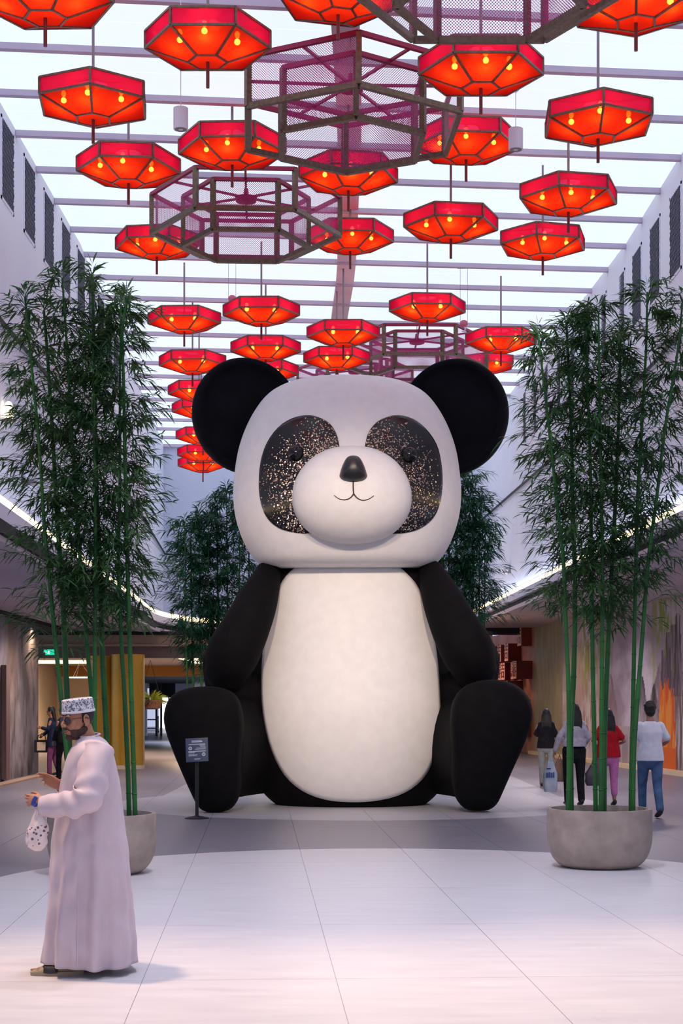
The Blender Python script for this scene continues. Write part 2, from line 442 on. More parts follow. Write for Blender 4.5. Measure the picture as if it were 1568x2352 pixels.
wl = strip_wall('wall_left', XL, CAMZ + 2.2, ZC + 1.1, -1)
wr = strip_wall('wall_right', XR, CAMZ + 2.9, ZC + 1.1, 1)
wb = MB().box((-9, 55, CAMZ + 2.6), (9, 55.3, ZC + 1.1)).obj('wall_back', M['wall_back']); tag(wb, kind='structure')

# ceiling: beams, membrane panels, spine
ce = MB().box((-7.6, 2, ZC + .75), (7.2, 56, ZC + .95)).obj('ceiling', M['wall_white']); tag(ce, kind='structure')
SL = .104                                       # beams are skewed in plan
y0 = 22.05                                       # depth of the beam at X=0 seen near the top
pan = {}
def beam_y(k): return y0 + 1.672 * k
for k in range(-12, 21):
    Y = beam_y(k); xo = wall_off(Y)
    xa, xb = XL + xo, XR + xo
    a = Vector((xa, Y + SL * xa, 0)); b = Vector((xb, Y + SL * xb, 0))
    mb = MB(); mb.bar(a + Vector((0, 0, ZC + .045)), b + Vector((0, 0, ZC + .045)), .11, .09)
    mb.obj('beam', M['beam'], ce)
    if k < 20:
        Y2 = beam_y(k + 1); xo2 = wall_off(Y2)
        for h in (0, 1):                        # two membrane panels per bay with a thin joint
            ya = Y + (Y2 - Y) * h / 2 + .012; yb = Y + (Y2 - Y) * (h + 1) / 2 - .012
            mb = MB(); z = ZC + .10
            q = [(XL + xo, ya), (XR + xo, ya), (XR + xo2, yb), (XL + xo2, yb)]
            q = [(x, y + SL * x) for x, y in q]
            mb.prism(q, z, z + .03); mb.obj('panel', M['sky_panel'], ce)
for k in range(-4, 9):                          # spine segments between beams
    Y = beam_y(k) + .08; Y2 = beam_y(k + 1) - .08
    f = lambda y: lerp_tab([(10, .0), (20, .035), (24.6, .13), (28, .12), (33, .10), (34.4, .04), (37, -.06)], y)[0]
    hw = .19
    mb = MB(); q = [(f(Y) - hw, Y), (f(Y) + hw, Y), (f(Y2) + hw, Y2), (f(Y2) - hw, Y2)]
    mb.prism(q, ZC + .03, ZC + .10); mb.obj('spine_beam', M['spine'], ce)

# wall grilles
def grille(x, Y, wd, ht, ztop, sgn, parent):
    """recessed opening with an expanded-metal lattice"""
    x += wall_off(Y)
    f = MB(); t = .05
    xi = x - sgn * .012
    for (ya, yb, za, zb) in ((Y, Y + wd, ztop - t, ztop), (Y, Y + wd, ztop - ht, ztop - ht + t), (Y, Y + t, ztop - ht, ztop), (Y + wd - t, Y + wd, ztop - ht, ztop)):
        f.box((min(xi, x + sgn * .02), ya, za), (max(xi, x + sgn * .02), yb, zb))
    fo = f.obj('grille_frame', M['wall_white'], parent)
    b = MB().box((min(x - sgn * .004, x), Y + t, ztop - ht + t), (max(x - sgn * .004, x), Y + wd - t, ztop - t)); b.obj('backing', M['grille_hole'], fo)
    g = MB(); n = 13; y_a, y_b, z_a, z_b = Y + t, Y + wd - t, ztop - ht + t, ztop - t
    W = y_b - y_a; H = z_b - z_a; slope = 1.45
    for s in (1, -1):
        c = -H / slope - W
        while c < W + H / slope:
            # line y = c + s*(z)/slope  clipped
            pts = []
            for i in range(25):
                zz = H * i / 24; yy = c + (zz if s > 0 else H - zz) / slope
                if 0 <= yy <= W: pts.append((yy, zz))
            if len(pts) > 1:
                g.bar((x - sgn * .01, y_a + pts[0][0], z_a + pts[0][1]), (x - sgn * .01, y_a + pts[-1][0], z_a + pts[-1][1]), .012, .03, up=(1, 0, 0))
            c += .095
    g.obj('lattice', M['grille'], fo)
for k in range(0, 9):
    grille(XL, 23.75 + 1.70 * k, .92, 1.28, ZC - .05, -1, wl)
for k in range(0, 11):
    grille(XR, 25.9 + 1.72 * k, .92, 1.45, ZC - .35, 1, wr)

# black cable running along both walls
def cable(pts, label):
    o = MB().tube(pts, .035, 6).obj('cable', M['cable'], smooth=True); return tag(o, label, 'cable')
cable([(XL + .06 + wall_off(Z), Z, CAMZ + 5.76 - .016 * (Z - 23)) for Z in (18, 24, 31, 38, 45, 52, 54.9)] + [(-5.0, 54.9, CAMZ + 5.2), (-3.5, 54.9, CAMZ + 5.1)], 'thin black cable running along the white wall above the left bamboo')
cable([(XR - .06 + wall_off(Z), Z, CAMZ + 6.08) for Z in (20, 26, 31, 38, 45, 52, 54.9)], 'thin black cable slanting down the white wall behind the right bamboo')

# ---- lower storey: cove-lit slab edges, soffits
def edge(name, line, Hs, soff, wall_x, sgn, ns):
    """slab edge along line [(x,y)], glowing cove on top, fascia, dark groove"""
    z = CAMZ + Hs
    def sweep(z0, z1, off0, off1, m, nm, parent=None):
        mb = MB()
        for i in range(len(line) - 1):
            (xa, ya), (xb, yb) = line[i], line[i + 1]
            d = Vector((xb - xa, yb - ya, 0)).normalized(); n = Vector((-d.y, d.x, 0)) * sgn
            vs = []
            for (x, y, dd) in ((xa, ya, 0), (xb, yb, 0)):
                for o in (off0, off1):
                    vs.append((x + n.x * o, y + n.y * o))
            q = [vs[0], vs[2], vs[3], vs[1]]
            mb.prism(q, z0, z1)
        return mb.obj(nm, m, parent)
    root = sweep(z - .34, z - .15, 0, .5, M['fascia'], name); tag(root, kind='structure')
    sweep(z - .19, z - .03, .04, .35, M['cove'], 'light_strip', root)
    sweep(z - .03, z, .06, .6, M['fascia'], 'cove_lip', root)
    sweep(z - .50, z - .34, .22, .6, M['recess'], 'groove', root)
    sweep(z - .60, z - .50, .02, .6, M['soffit'], 'edge_trim', root)
    return root
lineL = [(-3.3, 2), (-3.63, 11), (-4.14, 19.0), (-4.88, 38.6), (-5.02, 41.6)]
arc = [(-5.05, 42.6), (-4.98, 43.8), (-4.8, 45.0), (-4.5, 46.3), (-4.1, 47.3), (-3.2, 48.0), (3.6, 48.6)]
lineL2 = lineL + arc
edge('trim_1', lineL2, 2.6, 2.0, XL, 1, 0)
lineR = [(6.2, 2), (5.36, 24.6), (4.46, 50.8), (4.3, 55)]
edge('trim_2', lineR, 3.2, 2.85, XR, -1, 0)

def soffit_panels(name, x_in, x_out, ys, z, M_, z_out=None):
    root = MB().box((min(x_out, x_in(ys[0])) , ys[0], z + .03), (max(x_out, x_in(ys[0])), ys[-1], z + .10)) if False else None
    return None
def soffit(name, inner, outer, ys, z):
    """panels between inner(y) and outer(y); backing slab above"""
    back = MB()
    ya, yb = ys[0], ys[-1]
    back.prism([(inner(ya), ya), (inner(yb), yb), (outer(yb), yb), (outer(ya), ya)] , z + .05, z + .2)
    r = back.obj(name, M['recess']); tag(r, kind='structure')
    for a, b in zip(ys[:-1], ys[1:]):
        g = .02
        for t0, t1 in ((0, .5), (.5, 1)):
            X = lambda y, t: inner(y) + (outer(y) - inner(y)) * t
            mb = MB(); mb.prism([(X(a + g, t0) , a + g), (X(b, t0), b), (X(b, t1 - .006), b), (X(a + g, t1 - .006), a + g)], z, z + .05)
            mb.obj('panel', M['soffit'], r)
    return r
inL = lambda y: lerp_tab([(a[1], a[0] - .1) for a in lineL + [(-4.98, 43.9)]], y)[0]
soffit('ceiling_left', inL, lambda y: -10.6, [2 + 1.8 * i for i in range(24)], CAMZ + 2.02)
inR = lambda y: lerp_tab([(a[1], a[0] + .1) for a in lineR], y)[0]
soffit('ceiling_right', inR, lambda y: 12.0, [2 + 1.8 * i for i in range(30)], CAMZ + 2.62)
# end soffit at the back left
mb = MB().prism([(-4.9, 43.4), (-4.4, 46.6), (-3.2, 47.9), (4.2, 48.5), (4.2, 56), (-12, 56), (-12, 43.4)], CAMZ + 2.02, CAMZ + 2.07)
tag(mb.obj('ceiling_back', M['soffit']), kind='structure')

# ---- back left corridor
def sbox(name, lo, hi, m, kind='structure', parent=None):
    o = MB().box(lo, hi).obj(name, m, parent)
    if not parent: tag(o, kind=kind)
    return o
hb = CAMZ
hd = sbox('wall_header', (-12, 43.6, hb + 1.60), (4.2, 43.9, hb + 2.0), M['tan'])
sbox('dark_reveal', (-12, 43.5, hb + 1.92), (4.2, 43.6, hb + 2.02), M['recess'], parent=hd)
sbox('header_band', (-12, 43.56, hb + 1.28), (4.2, 43.85, hb + 1.60), M['browntan'], parent=hd)
sbox('header_lip', (-12, 43.45, hb + 1.60), (4.2, 43.6, hb + 1.66), M['tan'], parent=hd)
cl = sbox('ceiling_corridor', (-12, 43.9, hb + 1.45), (4.2, 60, hb + 1.5), M['ceil_low'])
sbox('light_panel', (-5.2, 50, hb + 1.44), (-2.0, 56, hb + 1.452), M['ceil_glow'], parent=cl)
sbox('light_panel', (-11.0, 52, hb + 1.44), (-8.0, 56, hb + 1.452), M['ceil_glow'], parent=cl)
of = sbox('trim_3', (-12.4, 59.8, hb + 1.05), (4.2, 60.1, hb + 1.46), M['orange_fascia'])
cw = sbox('wall_cream', (-13.0, 60.1, 0), (-9.55, 60.4, hb + 1.1), M['cream'])
sbox('wall_end', (-9.2, 60.1, 0), (-7.7, 60.4, hb + 1.1), M['cream'])
sbox('door_1', (-9.6, 60.2, 0), (-9.2, 60.3, hb + 1.1), M['black'])
# beyond the passage: side walls, far end, daylight
sbox('ceiling_passage', (-14, 60.1, hb + 1.1), (2, 110, hb + 1.2), M['black'])
sbox('wall_shop', (-14, 84, 0), (-11.0, 84.3, hb + 1.1), M['wall_white'])
dp = sbox('wall_passage', (-10.3, 84, 2.05), (-8.9, 84.3, hb + 1.1), M['black'])
sbox('pale_panel', (-8.9, 84, 1.5), (-7.9, 84.3, hb + 1.1), M['wall_white'], parent=dp)
ex = sbox('window_1', (-13.0, 112, 0), (-6, 112.2, 3.4), M['outside'])
for x in (-12.9, -12.35, -11.9, -11.5, -10.6):
    sbox('mullion', (x, 111.7, 0), (x + .09, 111.9, 3.2), M['black'], parent=ex)
for x, w_ in ((-11.15, .3), (-10.4, .1), (-10.15, .1)):
    sbox('door_post', (x + .5, 83.4, 0), (x + .5 + w_, 83.6, hb + 1.1), M['white_fit' if w_ > .2 else 'black'], parent=dp)
# gold rounded columns
def rcol(x, y, wx, wy, z1, label, seam=False):
    t = thing('gold_column', label, 'column', (x, y, 0))
    mb = MB(); r = min(wx, wy) * .42; poly = []
    for cx, cy, a0 in ((wx/2-r, wy/2-r, 0), (-wx/2+r, wy/2-r, 90), (-wx/2+r, -wy/2+r, 180), (wx/2-r, -wy/2+r, 270)):
        for i in range(9):
            a = radians(a0 + i * 90 / 8); poly.append((cx + r * cos(a), cy + r * sin(a)))
    mb.prism(poly, .1, z1); mb.obj('shaft', M['gold'], t, smooth=50)
    b = MB(); b.prism([(px * 1.01, py * 1.01) for px, py in poly], 0, .1); b.obj('base', M['cream'], t)
    return t
rcol(-5.62, 41.3, .84, .95, hb + 1.3, 'gold rounded column right behind the left bamboo, nearer of the two')
rcol(-6.35, 41.9, .72, .9, hb + 1.28, 'brownish gold column left of and behind the nearer gold column')

# ---- painted murals (flat print on real walls)
def clamp(x): return max(0, min(1, x))
def mixc(a, b, t): t = clamp(t); return tuple(x + (y - x) * t for x, y in zip(a, b))
def fbm(x, y, o=4, s=0): return noise.fractal(Vector((x, y, s)), .9, 2.0, o)
def mural(name, a, b, z0, z1, nx, nz, fn, thick=.2):
    a = Vector((*a, 0)); b = Vector((*b, 0)); d = b - a; n = Vector((-d.y, d.x, 0)).normalized() * thick
    mb = MB(); cols = []
    for j in range(nz + 1):
        for i in range(nx + 1):
            p = a + d * (i / nx); mb.v.append((p.x, p.y, z0 + (z1 - z0) * j / nz)); cols.append(fn(i / nx, j / nz))
    for j in range(nz):
        for i in range(nx):
            q = j * (nx + 1) + i; mb.f.append((q, q + 1, q + nx + 2, q + nx + 1))
    k = len(mb.v)
    for p in (a, b):
        for zz in (z0, z1):
            mb.v.append(tuple(p + n + Vector((0, 0, zz)))); cols.append((.1, .1, .1))
            mb.v.append(tuple(p + Vector((0, 0, zz)))); cols.append((.1, .1, .1))
    mb.f += [(k, k + 2, k + 6, k + 4), (k + 2, k + 3, k + 7, k + 6), (k, k + 1, k + 3, k + 2), (k + 4, k + 6, k + 7, k + 5)]
    me = bpy.data.meshes.new(name); me.from_pydata(mb.v, [], mb.f); me.update()
    at = me.color_attributes.new('paint', 'FLOAT_COLOR', 'POINT')
    for i, c in enumerate(cols): at.data[i].color = (*c, 1)
    me.materials.append(M['paint']); o = link(name, me); tag(o, kind='structure'); return o
M['paint'] = vcmat('mural_paint')
def mural_l(s, t):
    g = fbm(s * 9, t * 2.2, 5); h = fbm(s * 30 + 4, t * 5, 4, 3)
    c = mixc((.15, .13, .13), (.42, .36, .35), .5 + g * 1.4)
    c = mixc(c, (.36, .22, .13), clamp(1 - abs(s - .62) * 6 - .2 + h * .6) * (t * .6 + .2))
    c = mixc(c, (.10, .085, .08), clamp(h * 1.3 - .15))
    c = mixc(c, (.30, .29, .36), clamp((t - .75) * 2.2 + g * .5) * .7)
    c = mixc(c, (.07, .06, .06), clamp((.25 - t) * 2.5 + h * .7) * .6)
    return c
wm = mural('wall_mural_left', (-7.34, 30.0), (-7.52, 38.9), 0, hb + 1.93, 150, 80, mural_l)
sbox('bulkhead', (-8.2, 30.0, hb + 1.93), (-7.3, 44, hb + 2.02), M['recess'], parent=wm)
# recessed door leaf in the left mural
tag(MB().box((-7.41, 34.15, .05), (-7.30, 34.55, 2.55)).obj('door_2', M['browntan']), kind='structure')
sbox('baseboard_left', (-7.25, 30, 0), (-6.98, 39.2, .035), M['tan'])
sbox('wall_return', (-12, 43.9, 0), (-10.9, 60.1, hb + 1.6), M['cream'])

def mural_r(s, t):
    # s: 0 at the far end (red wall) .. 1 towards the camera; t height
    s = s / .70
    g = fbm(s * 7, t * 3, 5, 9); st = fbm(s * 60, t * 5, 4, 2); st2 = fbm(s * 120, t * 3, 3, 5)
    c = mixc((.36, .29, .34), (.58, .52, .58), .5 + g * 1.8)
    # beige hemp-like zone at the far end
    if s < .26: c = mixc((.30, .27, .17), (.38, .33, .22), .5 + st)
    c = mixc(c, (.42, .30, .24), clamp(1 - abs(s - .34) * 12) * .7)
    # green hanging willow
    for cs, wd, top in ((.46, .10, .35), (.58, .07, .45), (.93, .10, .25)):
        k = clamp(1 - abs(s - cs) / wd) * clamp((t - top) * 3) * clamp(.5 + st * 1.8)
        c = mixc(c, (.26, .31, .07), min(1, k * 1.5))
    # rosy scrub of trees low middle
    k = clamp(1 - abs(s - .50) / .17) * clamp(1.1 - abs(t - .28) * 3.4) * clamp(.35 + st * 2.0)
    c = mixc(c, (.20, .11, .10), k)
    # mountains
    for cs, wd, top, colr in ((.60, .09, .60, (.26, .18, .21)), (.93, .10, .66, (.20, .15, .18)), (.80, .065, .56, (.075, .055, .065)), (.875, .05, .48, (.05, .04, .045))):
        e = top * (1 - ((s - cs) / wd) ** 2) + .03 * st
        if t < e: c = mixc(c, colr, clamp((t - .22) * 6.0) * (.85 + st * .6))
    # dark trees
    for cs, wd, top in ((.95, .016, .80), (.975, .02, .84), (1.0, .02, .9), (1.1, .03, .8), (.925, .010, .70)):
        if abs(s - cs) < wd * (1.2 - t) * 1.6 and .42 < t < top: c = mixc(c, (.09, .06, .08), clamp(.7 + st2))
    # balustrade
    if .60 < s < .88 and t < .24:
        c = mixc(c, (.30, .24, .25), .7)
        if t > .185 or int(s * 110) % 5 == 0: c = (.44, .37, .37)
    # orange pagoda
    ow = .048 * (1.0 - .5 * t)
    if abs(s - .945) < ow and t < .42 + .10 * st2 + .08 * (1 - abs(s - .945) / ow):
        c = mixc((.62, .09, .01), (.75, .26, .03), clamp(.5 + st * 1.6) if t > .12 else .2)
    if .985 < s and t < .45 + .05 * st: c = mixc(c, (.13, .08, .06), clamp(.6 + st2 * 1.5))
    return c
mural('wall_mural_right', (6.55, 53.4), (8.75, 31.0), .1, hb + 2.62, 420, 150, mural_r, .2)
tag(MB().prism([(6.35, 53.4), (6.55, 53.4), (8.75, 31.0), (8.5, 31.0)], 0, .11).obj('baseboard_right', M['cream']), kind='structure')
# red calligraphy wall continuing the line of the mural
M['salmon'] = nmat('salmon_wall', (.36, .13, .08), (.52, .24, .15), 1.2, .6)
M['redblock'] = nmat('dark_red_block', (.13, .008, .008), (.20, .012, .012), 2, .5)
M['blockface'] = mat('block_face_cream', (.80, .45, .30), .6)
rwall = MB().prism([(5.7, 62), (6.55, 53.4), (6.8, 53.4), (5.95, 62)], 0, hb + 2.62).obj('wall_calligraphy', M['salmon']); tag(rwall, kind='structure')
def glyph(ch, h, m, parent, Mx):
    cu = bpy.data.curves.new('glyph', 'FONT'); cu.body = ch; cu.size = h; cu.extrude = .012; cu.align_x = 'CENTER'; cu.align_y = 'CENTER'; cu.resolution_u = 3
    o = bpy.data.objects.new('tmp', cu); COL.objects.link(o)
    dg = bpy.context.evaluated_depsgraph_get(); me = bpy.data.meshes.new_from_object(o.evaluated_get(dg)); me.name = 'calligraphy'
    bpy.data.objects.remove(o)
    me.materials.clear(); me.materials.append(m); me.transform(Mx)
    return link('calligraphy', me, parent)
wd_ = Vector((6.55 - 5.7, 53.4 - 62, 0)).normalized(); wn_ = Vector((wd_.y, -wd_.x, 0)).normalized()   # wall normal towards the hall
if wn_.x > 0: wn_ = -wn_
rr = random.Random(3)
rows = [(0, 0, 2.0, [7.7]), (1, 0, 1.52, [3.4, 4.7, 6.0]), (2, 0, .86, [3.0, 4.2, 5.4, 6.6, 7.8]), (3, 0, .20, [3.6, 5.0, 6.3]), (4, 0, -.46, [5.6, 7.5]), (5, 0, -1.12, [6.4, 7.6])]
for rw_ in rows:
    for s_ in rw_[3]:
        p = Vector((5.7, 62, 0)) + wd_ * s_ + Vector((0, 0, hb + rw_[2]))
        pr = rr.choice((.36, .46, .55)); ln = .62
        q = [p, p + wd_ * ln, p + wd_ * ln + wn_ * pr, p + wn_ * pr]
        mb = MB(); mb.prism([(v.x, v.y) for v in q], p.z, p.z + .62); bo = mb.obj('block', M['redblock'], rwall)
        q = [p + wn_ * pr + wd_ * .01, p + wd_ * (ln - .01) + wn_ * pr, p + wd_ * (ln - .01) + wn_ * (pr + .015), p + wn_ * (pr + .015) + wd_ * .01]
        mb = MB(); mb.prism([(v.x, v.y) for v in q], p.z + .01, p.z + .61); mb.obj('face', M['blockface'], bo)
        c = p + wn_ * (pr + .02) + wd_ * ln / 2 + Vector((0, 0, .31))
        Mx = Matrix((( wd_.x, 0, wn_.x, c.x), (wd_.y, 0, wn_.y, c.y), (0, 1, 0, c.z), (0, 0, 0, 1)))
        glyph(rr.choice('福壽喜春吉'), .6, M['redblock'], bo, Mx)
we_ = MB().box((3.2, 62, 0), (6.1, 62.3, hb + 2.62)).obj('wall_right_end', M['salmon']); tag(we_, kind='structure')
sbox('bulkhead', (3.0, 53.9, hb + 2.42), (7.4, 54.9, hb + 2.75), M['recess'], parent=we_)
# ================================================================== LANTERNS
R_, r_ = .75, .235
def hexpt(r, k, z): return Vector((r * cos(pi / 3 * k), r * sin(pi / 3 * k), z))
def quad_panel(pts, th, inset=.012):
    """thin slab from coplanar polygon (given as 3-D points)"""
    c = sum(pts, Vector()) / len(pts); nrm = (pts[1] - pts[0]).cross(pts[2] - pts[0]).normalized()
    mb = MB(); q = [c + (p - c) * (1 - inset) for p in pts]; n = len(q)
    mb.add([p for p in q] + [p + nrm * th for p in q], [tuple(range(n)), tuple(reversed(range(n, 2 * n)))] + [(i, n + i, n + (i + 1) % n, (i + 1) % n) for i in range(n)])
    return mb
def onesheet(pts, inset=.012):
    c = sum(pts, Vector()) / len(pts); q = [c + (p - c) * (1 - inset) for p in pts]
    return MB().add(q, [tuple(range(len(q)))])
ZB, ZT, ZS, ZTT = 0.0, .20, -.17, .27        # band bottom, band top, small lower hexagon, top cap
side_me = onesheet([hexpt(R_, 0, ZB), hexpt(R_, 1, ZB), hexpt(R_, 1, ZT), hexpt(R_, 0, ZT)]).mesh('side_panel', M['cloth_red'])
low_me = onesheet([hexpt(r_, 0, ZS), hexpt(r_, 1, ZS), hexpt(R_, 1, ZB), hexpt(R_, 0, ZB)]).mesh('lower_panel', M['cloth_low'])
bot_me = onesheet([hexpt(r_, k, ZS) for k in range(6)]).mesh('bottom_panel', M['cloth_low'])
top_me = onesheet([hexpt(R_, 0, ZT), hexpt(R_, 1, ZT), hexpt(.22, 1, ZTT), hexpt(.22, 0, ZTT)]).mesh('top_panel', M['cloth_top'])
fr = MB()
for k in range(6):
    B = .026
    fr.bar(hexpt(R_, k, ZB), hexpt(R_, k + 1, ZB), B); fr.bar(hexpt(R_, k, ZT), hexpt(R_, k + 1, ZT), B)
    fr.bar(hexpt(R_, k, ZB), hexpt(R_, k, ZT), B * 1.1, up=(cos(pi/3*k), sin(pi/3*k), 0))
    fr.bar(hexpt(r_, k, ZS), hexpt(R_, k, ZB), B); fr.bar(hexpt(r_, k, ZS), hexpt(r_, k + 1, ZS), B * .9)
    fr.bar(hexpt(.22, k, ZTT), hexpt(R_, k, ZT), B * .7); fr.bar(hexpt(.22, k, ZTT), hexpt(.22, k + 1, ZTT), B * .8)
frame_me = fr.mesh('frame', M['frame_bronze'])
fin_me = MB().tube([(0, 0, -.165), (0, 0, -.48)], .021, 10, cap=False).mesh('finial', M['rod_red'], smooth=40)
bulb_me = MB().ell((0, 0, 0), (.032, .032, .042), 10, 8).mesh('bulb', M['bulb'], smooth=True)
bl = bpy.data.lights.new('lantern_bulb', 'POINT'); bl.energy = 2.4; bl.color = (1, .80, .45); bl.shadow_soft_size = .036
bl2 = bpy.data.lights.new('lantern_bulb_far', 'POINT'); bl2.energy = 4.0; bl2.color = (1, .80, .45); bl2.shadow_soft_size = .040
nl = 0
def lantern(u, vrod, wpx, rot, label, sc=1.0):
    global nl; nl += 1
    a = radians(rot); mx = max(abs(cos(a + pi / 3 * k)) for k in range(6))
    Z = 2 * R_ * mx * FPX / wpx * sc
    c = P(u, vrod, Z); c.z += .48 * sc
    t = thing('hexagonal_lantern', label, 'lantern', c, a, 'red hexagonal lanterns under the skylight'); t.scale = (sc, sc, sc)
    for k in range(6):
        for me, nm in ((side_me, 'side_panel'), (low_me, 'lower_panel'), (top_me, 'top_panel')):
            o = link(nm, me, t); o.rotation_euler = (0, 0, pi / 3 * k)
    link('bottom_panel', bot_me, t); link('frame', frame_me, t); link('finial', fin_me, t)
    top = (ZC + .10 - c.z) / sc
    MB().tube([(0, 0, -.17), (0, 0, max(.3, top))], .019, 8, cap=False).obj('hanging_rod', M['rod_steel'], t, smooth=40)
    rr = random.Random(nl * 13); near = wpx > 180
    n = 3 if near else 2
    for k in range(n):
        b = -pi / 2 + (k - (n - 1) / 2) * 1.25 + rr.uniform(-.15, .15) - a if k < 3 or not near else pi / 2
        q = .40 + rr.uniform(-.05, .04)
        p = (q * cos(b), q * sin(b), 0.02 + rr.uniform(-.02, .02))
        o = link('bulb', bulb_me, t, loc=(p[0], p[1], p[2] + .085))
        lo = bpy.data.objects.new('bulb_light', bl if near else bl2); COL.objects.link(lo); lo.parent = t; lo.location = (p[0], p[1], p[2] + .0)
        lo.visible_camera = True
LAN = [
 (104,107,316,-2,'red hexagonal lantern cut by the top left corner of the picture'),
 (776,92,272,15,'red hexagonal lantern cut by the top edge, above the nearest purple ring frame'),
 (1460,117,290,20,'red hexagonal lantern cut by the top right corner of the picture'),
 (477,202,288,0,'large red hexagonal lantern at upper left with a pendant downlight hanging just below it'),
 (214,330,245,36,'red hexagonal lantern with a corner turned forward, left of the pendant downlight'),
 (1104,262,285,0,'large red hexagonal lantern at upper right, touching the right of the nearest full ring frame'),
 (1373,374,238,26,'red hexagonal lantern with a corner turned forward, at far right of the second row'),
 (295,470,235,5,'red hexagonal lantern at left, diagonally above the second purple ring frame'),
 (533,430,246,-2,'red hexagonal lantern directly above the second purple ring frame', 1.08),
 (800,485,225,10,'red hexagonal lantern partly covered by the bottom of the nearest full ring frame'),
 (1070,417,242,4,'red hexagonal lantern with the right pendant downlight in front of it', 1.08),
 (1305,535,226,11,'red hexagonal lantern at right whose finial overlaps the lantern below it'),
 (1035,594,216,7,'red hexagonal lantern hanging free just right of the centre beam'),
 (1246,632,197,15,'red hexagonal lantern at right, directly below the one whose finial touches it'),
 (360,630,192,-7,'red hexagonal lantern behind the lower left corner of the second ring frame'),
 (804,618,198,2,'red hexagonal lantern behind the lower right corner of the second ring frame', 1.05),
 (423,796,167,-2,'small red hexagonal lantern just right of the left bamboo crown, above the left ear'),
 (600,780,175,-1,'red hexagonal lantern with a pink pulley hanging at its upper left'),
 (788,827,166,0,'red hexagonal lantern straight above the forehead of the panda'),
 (981,772,174,4,'red hexagonal lantern above the far purple ring frame at right'),
 (610,859,159,2,'red hexagonal lantern directly above the left ear of the panda'),
 (773,879,151,-2,'red hexagonal lantern just above the panda forehead, under another lantern', .96),
 (1150,841,162,0,'red hexagonal lantern brushed by bamboo leaves above the right ear'),
 (1118,884,117,28,'red hexagonal lantern peeking out above the right ear, behind a ring frame'),
 (610,908,150,2,'red hexagonal lantern peeking out between left ear and panda head'),
 (442,888,153,-3,'small red hexagonal lantern second from the top in the column left of the left ear'),
 (457,950,142,-4,'small red hexagonal lantern third from the top in the column left of the left ear'),
 (462,988,134,-4,'small red hexagonal lantern fourth from the top beside the left ear, overlapping the third'),
 (466,1046,124,-3,'small red hexagonal lantern fifth from the top beside the left ear'),
 (467,1084,119,-3,'small red hexagonal lantern second lowest in the column beside the left ear'),
 (466,1107,115,-2,'lowest and farthest small red hexagonal lantern beside the left ear'),
 (931,921,116,0,'red hexagonal lantern mostly hidden behind the right of the panda head'),
 (1076,958,125,0,'red hexagonal lantern almost wholly hidden behind the right ear'),
]
for a_ in LAN: lantern(*a_)

# ================================================================== RING FRAMES
def uvpanel(pa, pb, z0, z1, name, parent):
    """perforated sheet between two plan points"""
    me = bpy.data.meshes.new(name)
    me.from_pydata([(pa.x, pa.y, z0), (pb.x, pb.y, z0), (pb.x, pb.y, z1), (pa.x, pa.y, z1)], [], [(0, 1, 2, 3)])
    uv = me.uv_layers.new(name='UVMap'); Lh = (pb - pa).length
    for i, q in enumerate(((0, 0), (Lh, 0), (Lh, z1 - z0), (0, z1 - z0))): uv.data[i].uv = q
    me.materials.append(M['perf']); return link(name, me, parent)
def ring(u, Z, Htop, rot, label, sc=1.0):
    c = Vector(((u - CU) * Z / FPX, Z, CAMZ + Htop))
    t = thing('hexagonal_ring_frame', label, 'hanging decoration', c, radians(rot), 'purple hexagonal ring frames under the skylight')
    Ro, Ri, ho, hi = 1.5 * sc, 1.0 * sc, .61 * sc, .80 * sc; B = .068 * sc
    for R, h, nm, off in ((Ro, ho, 'outer_frame', 0), (Ri, hi, 'inner_frame', -.03)):
        lo = MB(); up = MB()
        for k in range(6):
            a, b = hexpt(R, k, -h), hexpt(R, k + 1, -h); lo.bar(a, b, B, B)
            a2, b2 = hexpt(R, k, off), hexpt(R, k + 1, off); up.bar(a2, b2, B * .8, B * .8)
            lo.bar(hexpt(R, k, -h), hexpt(R, k, off), B, B, up=(cos(pi/3*k), sin(pi/3*k), 0))
        fo = lo.obj(nm, M['frame_bronze'], t); up.obj('top_rail', M['ringmag'], fo)
    for k in range(6):
        uvpanel(hexpt(Ri - .03, k, 0), hexpt(Ri - .03, k + 1, 0), -hi + .02, -.05, 'perforated_panel', t)
        if k in (0, 2, 3, 5): uvpanel(hexpt(Ro - .03, k, 0), hexpt(Ro - .03, k + 1, 0), -ho + .02, -.02, 'outer_perforated_panel', t)
        th = pi / 3 * k + pi / 6
        s = MB().bar((.12 * cos(th), .12 * sin(th), -.03), (Ro * cos(pi/6) * cos(th), Ro * cos(pi/6) * sin(th), -.01), .035, .035)
        s.obj('spoke', M['ringmag'], t)
    MB().lathe([(.02, -.14), (.17, -.10), (.19, -.03), (.05, .0), (.035, .12), (.02, .12)], 20).obj('hub', M['ringmag'], t, smooth=40)
    MB().tube([(0, 0, .1), (0, 0, ZC + .10 - c.z)], .008, 6, cap=False).obj('suspension_cable', M['rod_steel'], t)
    return t
ring(1124, 15.7, 7.75, 0, 'purple hexagonal ring frame cut by the top edge of the picture', .945)
ring(805, 21.2, 8.40, 33.3, 'nearest whole purple hexagonal ring frame, a corner turned towards the viewer', 1.066)
ring(565, 26.4, 8.56, 3, 'purple hexagonal ring frame low at left, between four lanterns', 1.056)
ring(957, 36.3, 8.45, 0, 'far purple hexagonal ring frame rising behind the right ear', 1.066)
ring(815, 41.0, 8.75, 2, 'farthest purple hexagonal ring frame just above the panda forehead')

